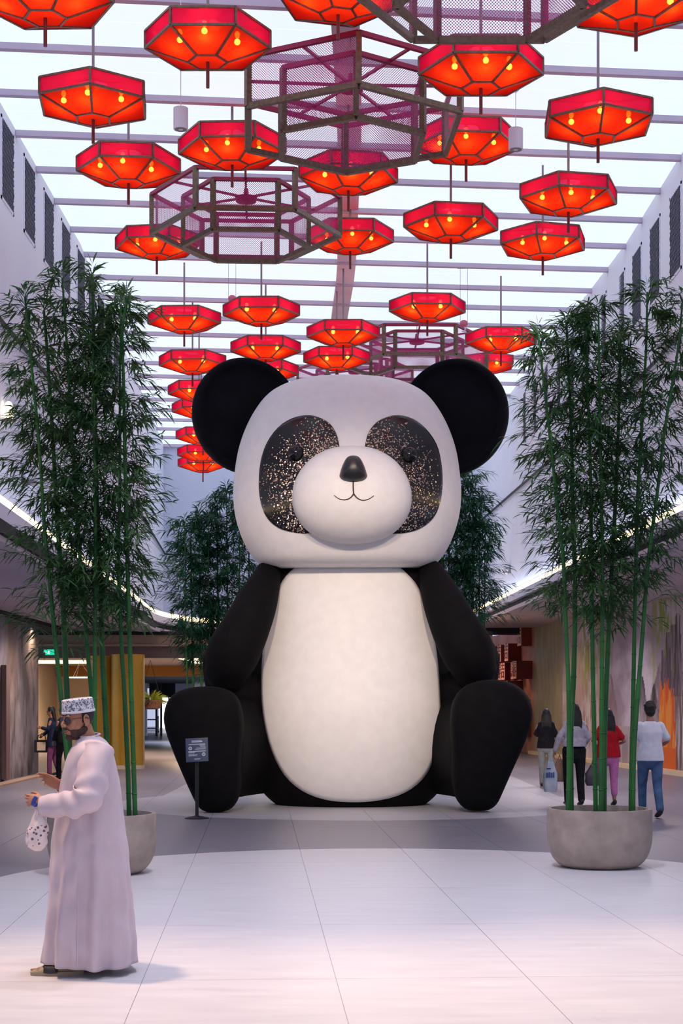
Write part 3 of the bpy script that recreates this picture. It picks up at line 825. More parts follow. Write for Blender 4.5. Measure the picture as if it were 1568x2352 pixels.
# ================================================================== SMALL HANGING FIXTURES
def pendant(u, v, Z, label):
    c = P(u, v, Z); t = thing('pendant_downlight', label, 'lamp', c, 0, 'white cylinder downlights on wires')
    MB().lathe([(.055, -.135), (.092, -.13), (.092, .13), (.085, .135), (.02, .135)], 28).obj('housing', M['white_fit'], t, smooth=40)
    MB().lathe([(.03, -.136), (.075, -.137), (.075, -.131), (.03, -.131)], 24, closed=True).obj('reflector', M['rod_steel'], t)
    MB().tube([(0, 0, .13), (0, 0, ZC + .10 - c.z)], .0045, 6, cap=False).obj('wire', M['white_fit'], t)
    MB().tube([(.0, 0, .60), (.035, 0, .63), (.04, 0, .68), (0, 0, .72), (-.03, 0, .68)], .012, 8).obj('hook', M['white_fit'], t)
pendant(415, 273, 19.5, 'white cylinder downlight hanging on a wire below the large upper left lantern')
pendant(1184, 320, 19.9, 'white cylinder downlight hanging on a wire in front of the right lanterns')
def pulley(u, vt, v, Z, label):
    c = P(u, v, Z); top = P(u, vt, Z).z - c.z
    t = thing('hook_pulley', label, 'pulley', c, 0, 'pink hook pulleys on twin wires')
    MB().ell((0, 0, 0), (.085, .05, .075), 16, 10).obj('block', M['pink_fit'], t, smooth=True)
    MB().tube([(0, 0, -.06), (.03, 0, -.10), (.02, 0, -.17), (-.03, 0, -.16)], .014, 8).obj('hook', M['white_fit'], t, smooth=True)
    h = ZC + .01 - c.z
    for s in (-1, 1): MB().tube([(s * .075, 0, .03), (s * .075, 0, h)], .004, 5, cap=False).obj('wire', M['rod_steel'], t)
    MB().box((-.13, -.05, h), (.13, .05, h + .06)).obj('mounting_plate', M['black'], t)
pulley(533, 603, 686, 31.8, 'pink hook pulley on twin wires at the upper left of a lantern')
pulley(1065, 620, 743, 32.4, 'pink hook pulley on twin wires right of the far ring frame')
def sconce(p, r, label, m='white_fit'):
    t = thing('wall_lamp', label, 'lamp', p)
    MB().ell((0, 0, 0), (r * .55, r, r * 1.2), 20, 12).obj('shade', M[m], t, smooth=True)
    MB().lathe([(r * .4, -r * 1.1), (r * .8, -r * .95), (r * .8, -r * .8), (r * .4, -r * .8)], 20, closed=True).obj('rim', M['rod_steel'], t)
sconce((XL + .09, 23.9, CAMZ + 4.45), .14, 'round glowing wall lamp at the left edge on the white wall', 'ceil_glow')
sconce((XL + .11 , 25.4, CAMZ + 3.75), .20, 'oval white wall lamp half behind the left bamboo')
sconce((XR + wall_off(46) - .1, 46, CAMZ + 4.0), .16, 'slim white wall lamp above the light strip at right')
sconce((XR + wall_off(50) - .1, 50, CAMZ + 3.85), .15, 'smaller slim white wall lamp nearest to the far back wall')

# ================================================================== PANDA
panda = thing('panda_statue', 'giant seated black and white panda statue in the middle of the hall', 'statue', (0.12, 26.5, 0))
PO = Vector((0.12, 26.5, 0))
class Shape:
    """stack of superellipse rings: rows (z, halfwidth, halfdepth, yoff)"""
    def __init__(s, cx, cy, rows, n=2.3):
        s.cx, s.cy, s.rows, s.n = cx, cy, sorted(rows), n
    def at(s, z): return lerp_tab(s.rows, z)
    def inside(s, p):
        z = p.z
        if z < s.rows[0][0] or z > s.rows[-1][0]: return False
        w_, d_, yo = s.at(z)
        if w_ < 1e-4 or d_ < 1e-4: return False
        return (abs(p.x - s.cx) / w_) ** s.n + (abs(p.y - s.cy - yo) / d_) ** s.n <= 1
    def mesh(s, seg=96):
        mb = MB(); vs = []; fs = []
        rows = [r for r in s.rows]
        for z, w_, d_, yo in rows:
            for k in range(seg):
                a = 2 * pi * k / seg; ca, sa = cos(a), sin(a)
                vs.append((s.cx + w_ * math.copysign(abs(ca) ** (2 / s.n), ca), s.cy + yo + d_ * math.copysign(abs(sa) ** (2 / s.n), sa), z))
        for i in range(len(rows) - 1):
            for k in range(seg):
                a = i * seg + k; b = i * seg + (k + 1) % seg; fs.append((a, b, b + seg, a + seg))
        fs.append(tuple(reversed(range(seg)))); fs.append(tuple((len(rows) - 1) * seg + k for k in range(seg)))
        return mb.add(vs, fs)
    def hit(s, u, v, za=22.0, zb=None):
        zb = zb or s.cy
        Z = za; step = .08; prev = za
        while Z < zb:
            if s.inside(P(u, v, Z)):
                lo, hi = prev, Z
                for _ in range(14):
                    m_ = (lo + hi) / 2
                    if s.inside(P(u, v, m_)): hi = m_
                    else: lo = m_
                return P(u, v, hi)
            prev = Z; Z += step
        return None
def shape_from_px(pts, cu, Zc, cy, depth_k, n=2.3, yoff=None, per=5):
    """pts: (half width px, v) down the silhouette"""
    c = crom(pts, per); rows = []
    last = None
    for hw, v in c:
        z = CAMZ - (v - HV) * Zc / FPX; w_ = max(.02, hw * Zc / FPX)
        if last is not None and z >= last - 1e-4: z = last - 1e-4
        last = z
        rows.append((z, w_, w_ * depth_k(z), yoff(z) if yoff else 0))
    return Shape((cu - CU) * Zc / FPX, cy, rows, n)
head_px = [(2,861),(60,863),(105,869),(145,880),(182,902),(211,938),(234,983),(250,1033),(258,1085),(261,1132),(256,1182),(242,1229),(222,1268),(198,1293),(156,1303),(60,1308),(2,1308)]
head_px = [(a, b + 9 - 4 * (b - 861) / 447) for a, b in head_px]
head = shape_from_px(head_px, 797, 26.4, 26.4, lambda z: .80, 2.25)
body_px = [(2,1288),(120,1289),(176,1293),(196,1315),(206,1350),(214,1400),(226,1480),(240,1560),(247,1640),(246,1700),(236,1750),(220,1792),(199,1824),(174,1846),(150,1857),(120,1862),(90,1864)]
ztop = CAMZ + 330 * 26.6 / FPX
body = shape_from_px(body_px, 805, 26.6, 26.75, lambda z: .62 + .16 * clamp((4.2 - z) / 2.6), 2.15)
def world(mb, name, m, parent=None, smooth=True):
    """build with world coordinates under the panda"""
    mb.v = [(x - PO.x, y - PO.y, z - PO.z) for x, y, z in mb.v]
    return mb.obj(name, m, parent or panda, smooth)
head_o = world(head.mesh(), 'head', M['panda_white'])
body_o = world(body.mesh(), 'body', M['panda_black'])
# base line: keep the body on the floor
def patch(shape, outline, name, m, off=.02, rings=26, per=4, zb=None, parent=None, center=None):
    o = crom(outline, per, closed=True); n = len(o)
    cu_ = sum(p[0] for p in o) / n if center is None else center[0]; cv = sum(p[1] for p in o) / n if center is None else center[1]
    mb = MB(); vs = []
    def pt(u, v, e):
        for tr in range(40):
            h = shape.hit(u, v, zb=zb)
            if h is not None: break
            u += (cu_ - u) * .02; v += (cv - v) * .02
        if h is None: h = P(cu_, cv, shape.cy - 1)
        d = (h - Vector((shape.cx, shape.cy, h.z))).normalized()
        return h + d * e
    cpt = pt(cu_, cv, off); vs.append(cpt)
    for i in range(1, rings + 1):
        s_ = i / rings; e = off if i < rings else off * .85
        for u, v in o: vs.append(pt(cu_ + (u - cu_) * s_, cv + (v - cv) * s_, e))
    for u, v in o: vs.append(pt(cu_ + (u - cu_) * 1.004, cv + (v - cv) * 1.004, -.03))
    fs = [(0, 1 + k, 1 + (k + 1) % n) for k in range(n)]
    for i in range(rings):
        for k in range(n):
            a = 1 + i * n + k; b = 1 + i * n + (k + 1) % n; fs.append((a, a + n, b + n, b))
    mb.add(vs, fs)
    return world(mb, name, m, parent)
belly = [(700,1299),(760,1297),(850,1297),(905,1300),(932,1318),(958,1350),(980,1405),(996,1475),(1006,1560),(1009,1640),(1003,1705),(985,1763),(955,1802),(910,1828),(855,1840),(800,1842),(745,1836),(695,1816),(655,1780),(626,1725),(609,1660),(602,1590),(605,1510),(614,1440),(628,1380),(652,1333),(675,1308)]
patch(body, belly, 'belly_patch', M['panda_white'], .03, 30, 3, center=(805, 1560))
eyeL = [(779,1024),(772,996),(756,972),(730,958),(705,954),(672,961),(640,982),(614,1018),(600,1062),(596,1110),(600,1152),(614,1188),(640,1212),(675,1223),(712,1226),(745,1226),(770,1200),(785,1120),(784,1060)]
patch(head, eyeL, 'eye_patch', M['glitter'], .022, 22, 3, center=(690, 1095))
eyeR = [(838,1024),(845,996),(862,972),(888,958),(914,954),(946,962),(976,985),(1000,1020),(1011,1062),(1014,1108),(1009,1152),(994,1188),(965,1213),(930,1224),(893,1226),(862,1226),(842,1200),(832,1120),(832,1060)]
patch(head, eyeR, 'eye_patch', M['glitter'], .022, 22, 3, center=(918, 1095))
# muzzle
mz_rows = []
mc = P(808, 1132, 24.7); rx, rz, ry = 139 * 24.7 / FPX, 113 * 24.7 / FPX, .78
for i in range(41):
    a = pi * i / 40; zz = -cos(a); ww = max(.01, sin(a)) ** .88
    ww2 = ww * (1 + .05 * -zz)
    mz_rows.append((mc.z + rz * zz, rx * ww2, ry * ww, 0))
muz = Shape(mc.x, 24.98, mz_rows, 2.15)
world(muz.mesh(72), 'muzzle', M['panda_white'])
for (u, v) in ((679, 1041), (939, 1045)):
    h = head.hit(u, v); r = 19.5 * h.y / FPX
    world(MB().ell(h + Vector((0, -.02, 0)), (r, r * .9, r), 28, 18), 'eye', M['eye_gloss'])
# nose: rounded triangle
h = muz.hit(811, 1078, 22.5)
nb = MB(); prof = crom([(0, 32), (14, 28), (24, 12), (31, -8), (32, -19), (22, -28), (0, -32), (-22, -28), (-32, -19), (-31, -8), (-24, 12), (-14, 28)], 4, True)
vs = []; n = len(prof); k = h.y / FPX
lay = [(.30, -.235), (.6, -.20), (.82, -.14), (.95, -.06), (1.0, .03), (.95, .2), (.8, .4)]
nb.v = []
for s_, dy in lay:
    for x, z in prof: nb.v.append((h.x + x * k * s_, h.y + dy + .0 * z, h.z + z * k * s_ + .02 * (1 - s_)))
for i in range(len(lay) - 1):
    for q in range(n):
        a = i * n + q; b = i * n + (q + 1) % n; nb.f.append((a, b, b + n, a + n))
nb.f.append(tuple(range(n))); nb.f.append(tuple((len(lay) - 1) * n + q for q in reversed(range(n))))
world(nb, 'nose', M['nose_black'])
# mouth line
M['mouth'] = mat('mouth_line', (.05, .022, .018), .6)
mp_ = []
for (u, v) in crom([(811, 1105), (811, 1122), (812, 1136)], 4): mp_.append(muz.hit(u, v, 22.5) + Vector((0, -.004, 0)))
mb = MB().tube(mp_, .011, 8)
for pl in ([(812, 1134), (805, 1143), (793, 1148), (779, 1146), (767, 1138)], [(812, 1134), (819, 1143), (831, 1149), (845, 1147), (858, 1139)]):
    q = [muz.hit(u, v, 22.5) + Vector((0, -.004, 0)) for u, v in crom(pl, 5)]
    mb.tube(q, [.011 - .006 * i / len(q) for i in range(len(q))], 8)
world(mb, 'mouth', M['mouth'])
# ears: dished discs with a raised rim, turned a little
def ear(u, v, sgn):
    c = P(u, v, 26.9); yaw = radians(26) * sgn; R = 1.0
    prof = [(.02, .10), (.5, .10), (.80, .085), (.86, .02), (.89, -.03), (.95, -.05), (.985, .0), (1.0, .06), (.99, .16), (.93, .22), (.5, .24), (.02, .24)]
    Mx = Matrix.Rotation(yaw, 3, 'Z') @ Matrix.Rotation(-pi / 2, 3, 'X').inverted()
    Mx = Matrix.Rotation(yaw, 3, 'Z') @ Matrix(((1, 0, 0), (0, 0, 1), (0, 1, 0)))
    mb = MB(); vs = []
    mb.lathe([(r * R, z) for r, z in prof], 72, c, Mx)
    world(mb, 'ear', M['panda_ear'])
ear(572, 954, 1); ear(1036, 956, -1)
# feet and legs
footL = [(470,1576),(505,1579),(532,1592),(548,1618),(555,1660),(553,1710),(550,1760),(549,1800),(544,1835),(528,1860),(500,1869),(470,1868),(450,1855),(432,1820),(412,1775),(390,1722),(374,1675),(371,1640),(382,1606),(405,1587),(436,1578)]
footR = [(1138,1560),(1110,1562),(1078,1572),(1055,1592),(1042,1622),(1038,1665),(1040,1710),(1041,1760),(1044,1805),(1052,1838),(1070,1860),(1095,1866),(1125,1864),(1145,1850),(1160,1820),(1182,1770),(1208,1712),(1224,1668),(1228,1630),(1216,1596),(1192,1574),(1165,1563)]
def leg(outline, Z, side):
    o = [(P(u, v, Z).x, P(u, v, Z).z) for u, v in crom(outline, 3, True)]; n = len(o)
    cx = sum(p[0] for p in o) / n; cz = sum(p[1] for p in o) / n
    lay = [(.02, -.03), (.35, -.025), (.6, 0), (.8, .04), (.90, .09), (.965, .17), (.995, .28), (1, .42), (.995, .62), (.95, .82), (.85, 1.0), (.6, 1.15), (.02, 1.2)]
    mb = MB(); vs = []; fs = []
    for s_, dy in lay:
        for x, z in o: vs.append((cx + (x - cx) * s_, Z + dy, max(.0, cz + (z - cz) * s_)))
    for i in range(len(lay) - 1):
        for k in range(n):
            a = i * n + k; b = i * n + (k + 1) % n; fs.append((a, b, b + n, a + n))
    fs.append(tuple(range(n))); fs.append(tuple((len(lay) - 1) * n + q for q in reversed(range(n))))
    mb.add(vs, fs)
    foot = world(mb, 'foot', M['panda_black'])
    s = -side
    pts = [(cx + s * .06, Z + .5, .96), (cx + s * .16, Z + 1.1, .96), (cx + s * .36, Z + 1.7, 1.0), (cx + s * .75, Z + 2.3, 1.05)]
    tb = MB().tube(crom(pts, 4), [(.50 + .004 * i, .80 + .006 * i) for i in range(13)], 28, ref=(1, 0, 0))
    world(tb, 'leg', M['panda_black'])
leg(footL, 24.25, -1); leg(footR, 24.35, 1)
def arm(pxs, zs, rad):
    pts = [P(u, v, Z) for (u, v), Z in zip(pxs, zs)]
    q = crom([tuple(p) + (r,) for p, r in zip(pts, rad)], 6)
    mb = MB().tube([p[:3] for p in q], [p[3] for p in q], 36)
    world(mb, 'arm', M['panda_black'])
arm([(616, 1318), (592, 1378), (565, 1440), (535, 1500), (520, 1540)], [26.1, 25.75, 25.5, 25.45, 25.6], [.22, .33, .39, .43, .36])
arm([(990, 1316), (1015, 1376), (1043, 1438), (1074, 1496), (1090, 1536)], [26.1, 25.75, 25.5, 25.45, 25.6], [.22, .33, .39, .43, .36])
for s, pl in ((-1, [(520, 1520), (530, 1575), (575, 1600)]), (1, [(1092, 1515), (1082, 1572), (1035, 1600)])):
    mb = MB().tube(crom([tuple(P(u, v, Z)) for (u, v), Z in zip(pl, (25.8, 26.0, 26.3))], 5), .40, 28); world(mb, 'forearm', M['panda_black'])
# neck seam
world(MB().tube([P(620 + 350 * i / 20, 1293, 26.6 - 1.0 * sin(pi * i / 20) ** .5) for i in range(21)], .035, 10), 'neck_seam', M['panda_black'])

# ================================================================== INFORMATION SIGN
sg = thing('information_sign', 'small dark blue notice on a black floor stand before the left foot', 'sign', P(452, 1880, 23.25))
sg.location.z = 0
M['sign_blue'] = mat('sign_blue', (.028, .055, .13), .45); M['sign_ink'] = mat('sign_print', (.55, .60, .72), .6)
MB().lathe([(.18, 0), (.18, .012), (.10, .03), (.03, .045), (.02, .05)], 36).obj('base', M['black'], sg, smooth=40)
MB().tube([(0, 0, .04), (0, 0, .95)], .026, 12, cap=False).obj('pole', M['black'], sg, smooth=40)
tilt = Matrix.Rotation(radians(-14), 4, 'X') @ Matrix.Rotation(radians(6), 4, 'Z')
tm = Matrix.Translation((.005, -.04, 1.02)) @ Matrix.Rotation(radians(-12), 4, 'X') @ Matrix.Rotation(radians(-3), 4, 'Y')
plate = MB().box((-.165, -.010, -.178), (.165, .006, .178), tm).obj('plate', M['sign_blue'], sg)
pr = MB()
def line(x0, x1, z, h): pr.box((x0, -.013, z - h / 2), (x1, -.0102, z + h / 2), tm)
line(-.075, .075, .138, .008); line(-.075, .085, .120, .013)
line(-.12, .125, .083, .011); line(.04, .125, .065, .008)
for i, x0 in enumerate((.05, -.01, -.03)): line(x0, .13, .043 - i * .017, .007)
line(-.125, .13, -.022, .012); line(-.125, -.03, -.038, .008)
for i, x1 in enumerate((-.04, .005, 0)): line(-.125, x1, -.060 - i * .015, .007)
line(-.045, .045, -.138, .011)
pr.obj('print', M['sign_ink'], plate)
for (x, z) in ((-.098, .025), (.098, -.072)):
    Mc = tm @ Matrix.Translation((x, -.0115, z)) @ Matrix.Rotation(pi / 2, 4, 'X')
    MB().lathe([(.001, 0), (.027, 0), (.027, .002), (.001, .002)], 24, M=Mc.to_3x3(), c=Mc.translation).obj('pictogram', M['sign_ink'], plate)
    MB().bar(tm @ Vector((x - .012, -.0145, z + .01)), tm @ Vector((x - .004, -.0145, z - .012)), .006).bar(tm @ Vector((x + .002, -.0145, z + .012)), tm @ Vector((x + .012, -.0145, z - .004)), .008).obj('symbol', M['sign_blue'], plate)

# ================================================================== PLANTERS AND BAMBOO
def planter(x, y, R, h, label):
    t = thing('planter', label, 'planter', (x, y, 0))
    prof = crom([(.62 * R, .0), (.72 * R, .012), (.82 * R, .05), (.92 * R, .125), (.985 * R, .24), (1.0 * R, .36), (1.0 * R, h - .02)], 4) + [(R * .995, h), (R - .045, h), (R - .05, h - .02), (R - .06, h - .10)]
    MB().lathe(prof, 64).obj('bowl', M['planter'], t, smooth=35)
    MB().lathe([(.001, h - .075), (R - .058, h - .075), (R - .058, h - .12), (.001, h - .12)], 48).obj('soil', M['soil'], t)
    return t
def leaf_mesh_into(V, F, p, d, up, ln, wd):
    """slim pointed blade, slightly folded and drooping"""
    s = d.cross(up)
    if s.length < 1e-3: s = d.orthogonal()
    s.normalize(); dn = Vector((0, 0, -1)); b = len(V)
    m1 = p + d * (ln * .38) + dn * ln * .03; m2 = p + d * (ln * .74) + dn * ln * .13; e = p + d * ln + dn * ln * .27
    V += [p, m1 + s * wd / 2, m1 - s * wd / 2, m2 + s * wd * .34, m2 - s * wd * .34, e]
    F += [(b, b + 1, b + 2), (b + 1, b + 3, b + 4, b + 2), (b + 3, b + 5, b + 4)]
def clump(px_culms, Z0, planter_xy, R, h, label, lowv, density, lmat, seed, thick=.020, leafk=1.0, zspread=.22, cat='bamboo'):
    rr = random.Random(seed)
    t = thing('bamboo', label, cat, (planter_xy[0], planter_xy[1], 0))
    for i, pl in enumerate(px_culms):
        dz = (((i * 37) % 10) / 10 - .45) * 2 * zspread
        Zc = Z0 + dz
        pts = [P(u, v, Zc) for u, v in pl]
        pts[0].z = h - .10
        q = [Vector(c) for c in crom([tuple(p) for p in pts], 6)]
        loc = [p - Vector((planter_xy[0], planter_xy[1], 0)) for p in q]
        L_ = len(loc); tk = thick * (1.25 if i % 3 == 1 else 1)
        rad = [tk * (1 - .62 * (j / (L_ - 1)) ** 1.6) for j in range(L_)]
        # swollen nodes
        cu = MB().tube(loc, rad, 9); co = cu.obj('culm', M['culm'], t, smooth=True)
        nodes = MB(); zz = h + .2
        tot = [loc[0]];
        def at(z):
            for a, b in zip(loc[:-1], loc[1:]):
                if b.z >= z: return a + (b - a) * ((z - a.z) / max(1e-6, b.z - a.z))
            return loc[-1].copy()
        while zz < loc[-1].z - .1:
            p = at(zz); r = tk * (1.10 - .55 * (p.z / loc[-1].z) ** 1.6)
            nodes.lathe([(r * .9, -.008), (r * 1.12, 0), (r * .9, .008)], 8, p); zz += .30 + rr.uniform(-.04, .05)
        nodes.obj('node_rings', M['culm'], co, smooth=True)['kind'] = 'stuff'
        # foliage
        V, F = [], []; tw = MB()
        zlow = CAMZ - (lowv + rr.uniform(-60, 60) - HV) * Zc / FPX
        ztp = loc[-1].z; z = zlow
        while z < ztp + .02:
            f = (z - zlow) / (ztp - zlow)
            c = at(min(z, ztp))
            nb = 2 if rr.random() < .75 else 3
            for _ in range(nb):
                a = rr.uniform(0, 2 * pi); lenb = rr.uniform(.24, .60) * (1 - .40 * f ** 3) * leafk
                el = rr.uniform(.15, .75)
                d = Vector((cos(a) * cos(el), sin(a) * cos(el), sin(el)))
                tip = c + d * lenb; mid = c + d * lenb * .55 + Vector((0, 0, .02))
                tip.z -= lenb * .18
                tw.bar(c, mid, .004); tw.bar(mid, tip, .003)
                nlv = int(rr.uniform(.7, 1.3) * density)
                for k in range(nlv):
                    s_ = .25 + .75 * (k + 1) / nlv
                    bp = mid + (tip - mid) * ((s_ - .55) / .45) if s_ > .55 else c + (mid - c) * (s_ / .55)
                    bp = bp + Vector((rr.uniform(-.03, .03), rr.uniform(-.03, .03), rr.uniform(-.03, .03)))
                    az = a + rr.uniform(-1.0, 1.0); ee = rr.uniform(-.75, .45)
                    ld = Vector((cos(az) * cos(ee), sin(az) * cos(ee), sin(ee)))
                    up = Vector((rr.uniform(-.6, .6), rr.uniform(-.6, .6), 1)).normalized()
                    leaf_mesh_into(V, F, bp, ld, up, rr.uniform(.11, .20) * leafk, rr.uniform(.015, .023) * leafk)
            z += rr.uniform(.055, .095)
        # tuft on top
        for k in range(int(9 * density / 8)):
            az = rr.uniform(0, 2 * pi); ee = rr.uniform(.1, 1.3); ld = Vector((cos(az) * cos(ee), sin(az) * cos(ee), sin(ee)))
            leaf_mesh_into(V, F, loc[-1] + Vector((0, 0, rr.uniform(-.1, .1))), ld, Vector((sin(az), cos(az), .3)), rr.uniform(.14, .24) * leafk, .02 * leafk)
        me = bpy.data.meshes.new('foliage'); me.from_pydata([tuple(p) for p in V], [], F); me.update(); me.materials.append(lmat)
        fo = link('foliage', me, co); fo['kind'] = 'stuff'
        tw.obj('twigs', M['culm_dark'], co)['kind'] = 'stuff'
    return t
PL = ((234 - CU) * 15.8 / FPX, 15.8); PR = ((1376 - CU) * 16.4 / FPX, 16.4)
planter(PL[0], PL[1], .545, .60, 'round grey concrete planter behind the man in the white robe')
planter(PR[0], PR[1], .545, .61, 'round grey concrete planter at right on the pale floor')
culL = [[(163,1872),(156,1760),(143,1630),(125,1450),(109,1283),(101,1199),(90,1022),(73,846),(57,682)],
 [(172,1876),(160,1730),(149,1482),(143,1350),(133,1216),(122,1022),(109,818),(101,715)],
 [(226,1868),(216,1680),(209,1582),(196,1439),(179,1216),(163,968),(154,805),(143,640)],
 [(214,1878),(217,1700),(218,1482),(219,1250),(217,1000),(213,800)],
 [(252,1872),(244,1681),(234,1482),(229,1283),(223,1158),(218,914),(212,628)],
 [(297,1874),(294,1780),(285,1581),(279,1482),(272,1283),(275,1150),(275,968),(277,700)],
 [(311,1870),(309,1831),(300,1548),(294,1349),(288,1104),(284,886),(281,770),(290,690)]]
clump(culL, 15.8, PL, .5, .60, 'tall bamboo with seven green canes in the planter at left', 1445, 20, M['leaf'], 11, .0255)
culR = [[(1303,1862),(1306,1780),(1305,1581),(1298,1415),(1293,1283),(1279,1160),(1265,1022),(1249,886),(1235,765)],
 [(1311,1866),(1310,1681),(1317,1548),(1320,1349),(1315,1150),(1310,941),(1300,740)],
 [(1368,1858),(1366,1780),(1360,1482),(1357,1250),(1356,1104),(1349,886),(1346,720)],
 [(1379,1868),(1380,1780),(1381,1640),(1383,1349),(1381,1150),(1376,886),(1374,715)],
 [(1386,1864),(1387,1700),(1390,1614),(1396,1482),(1404,1316),(1413,1150),(1420,968),(1425,760)],
 [(1449,1866),(1449,1800),(1454,1581),(1458,1382),(1464,1150),(1474,968),(1483,805),(1486,672)],
 [(1453,1860),(1455,1740),(1463,1614),(1476,1448),(1489,1283),(1508,1140),(1529,968),(1556,805),(1567,690)]]
clump(culR, 16.4, PR, .5, .61, 'tall bamboo with seven green canes in the planter at right', 1410, 20, M['leaf'], 23, .0255)
# far clumps behind the statue
def farculms(us, tops, base_v, spread):
    out = []
    for u, tp in zip(us, tops): out.append([(u, base_v), (u - spread * .3, base_v - 200), (u - spread * .6, (tp + base_v) / 2), (u - spread, tp)])
    return out
ZF = 31.5
PBL = ((505 - CU) * ZF / FPX, ZF); PBR = ((1062 - CU) * ZF / FPX, ZF)
bv = HV + (CAMZ - .55) * FPX / ZF
planter(PBL[0], PBL[1], .62, .6, 'round concrete planter hidden behind the left leg of the statue')
planter(PBR[0], PBR[1], .62, .6, 'round concrete planter hidden behind the right leg of the statue')
clump(farculms([432, 446, 464, 486, 506, 528, 556, 578], [1200, 1215, 1180, 1190, 1150, 1125, 1118, 1135], bv, 8), ZF, PBL, .5, .6, 'distant dense bamboo clump behind the left arm of the statue', 1520, 19, M['leaf_back'], 31, .022, 1.25, .4)
clump(farculms([1010, 1026, 1044, 1062, 1080, 1096, 1108], [1150, 1090, 1075, 1085, 1105, 1150, 1210], bv, -6), ZF, PBR, .5, .6, 'distant dense bamboo clump behind the right arm of the statue', 1400, 19, M['leaf_back'], 37, .022, 1.25, .4)
# ================================================================== PEOPLE
M['skin'] = nmat('skin_warm', (.36, .15, .085), (.44, .20, .115), 9, .5, spec=.4)
M['skin2'] = nmat('skin_tan', (.30, .14, .09), (.36, .18, .12), 9, .5)
M['hair'] = nmat('black_hair', (.004, .003, .0035), (.010, .008, .008), 30, .6, .3, 60, stretch=(1, 1, .2))
M['robe'] = nmat('white_robe_cotton', (.50, .41, .46), (.57, .47, .52), 3, .62, .10, 260, sheen=.1)
def cloth(name, c1, k=1.25, sc=14): return nmat(name, c1, tuple(min(1, x * k) for x in c1), sc, .8, .15, 60, spec=.12)

def hand_mb(mb, o, fwd, side, up, s=1.0, curl=.5, thumb=1):
    """hand rooted at the wrist o; fwd: along the fingers, side: towards the thumb, up: back of the hand"""
    fwd, side, up = Vector(fwd).normalized(), Vector(side).normalized(), Vector(up).normalized()
    def q(f, d, u): return o + (fwd * f + side * d + up * u) * s
    mb.tube([q(-.02, 0, 0), q(.03, 0, 0), q(.075, .002, 0), q(.092, .002, -.004)], [(.026 * s, .017 * s), (.036 * s, .016 * s), (.040 * s, .014 * s), (.036 * s, .012 * s)], 14, ref=side)
    for i, (d, ln) in enumerate(((.028, .072), (.010, .080), (-.010, .075), (-.028, .058))):
        c = curl * (.85 + .12 * i); p = q(.088, d, -.002); a = .25 * c; pts = [p]; rad = [.0088 * s]
        for seg, lr in enumerate((.45, .32, .23)):
            a += c * (.55 + .3 * seg)
            p = p + (fwd * cos(a) - up * sin(a) + side * (.05 * (1.5 - i))) * ln * lr * s
            pts.append(p); rad.append((.0085 - .0012 * (seg + 1)) * s)
        mb.tube(pts, rad, 9)
    mb.tube([q(.018, .024, -.004), q(.045, .046, -.012), q(.070, .056, -.022 - .01 * curl), q(.088, .055, -.034 - .012 * curl)], [.013 * s, .011 * s, .0095 * s, .0075 * s], 9)

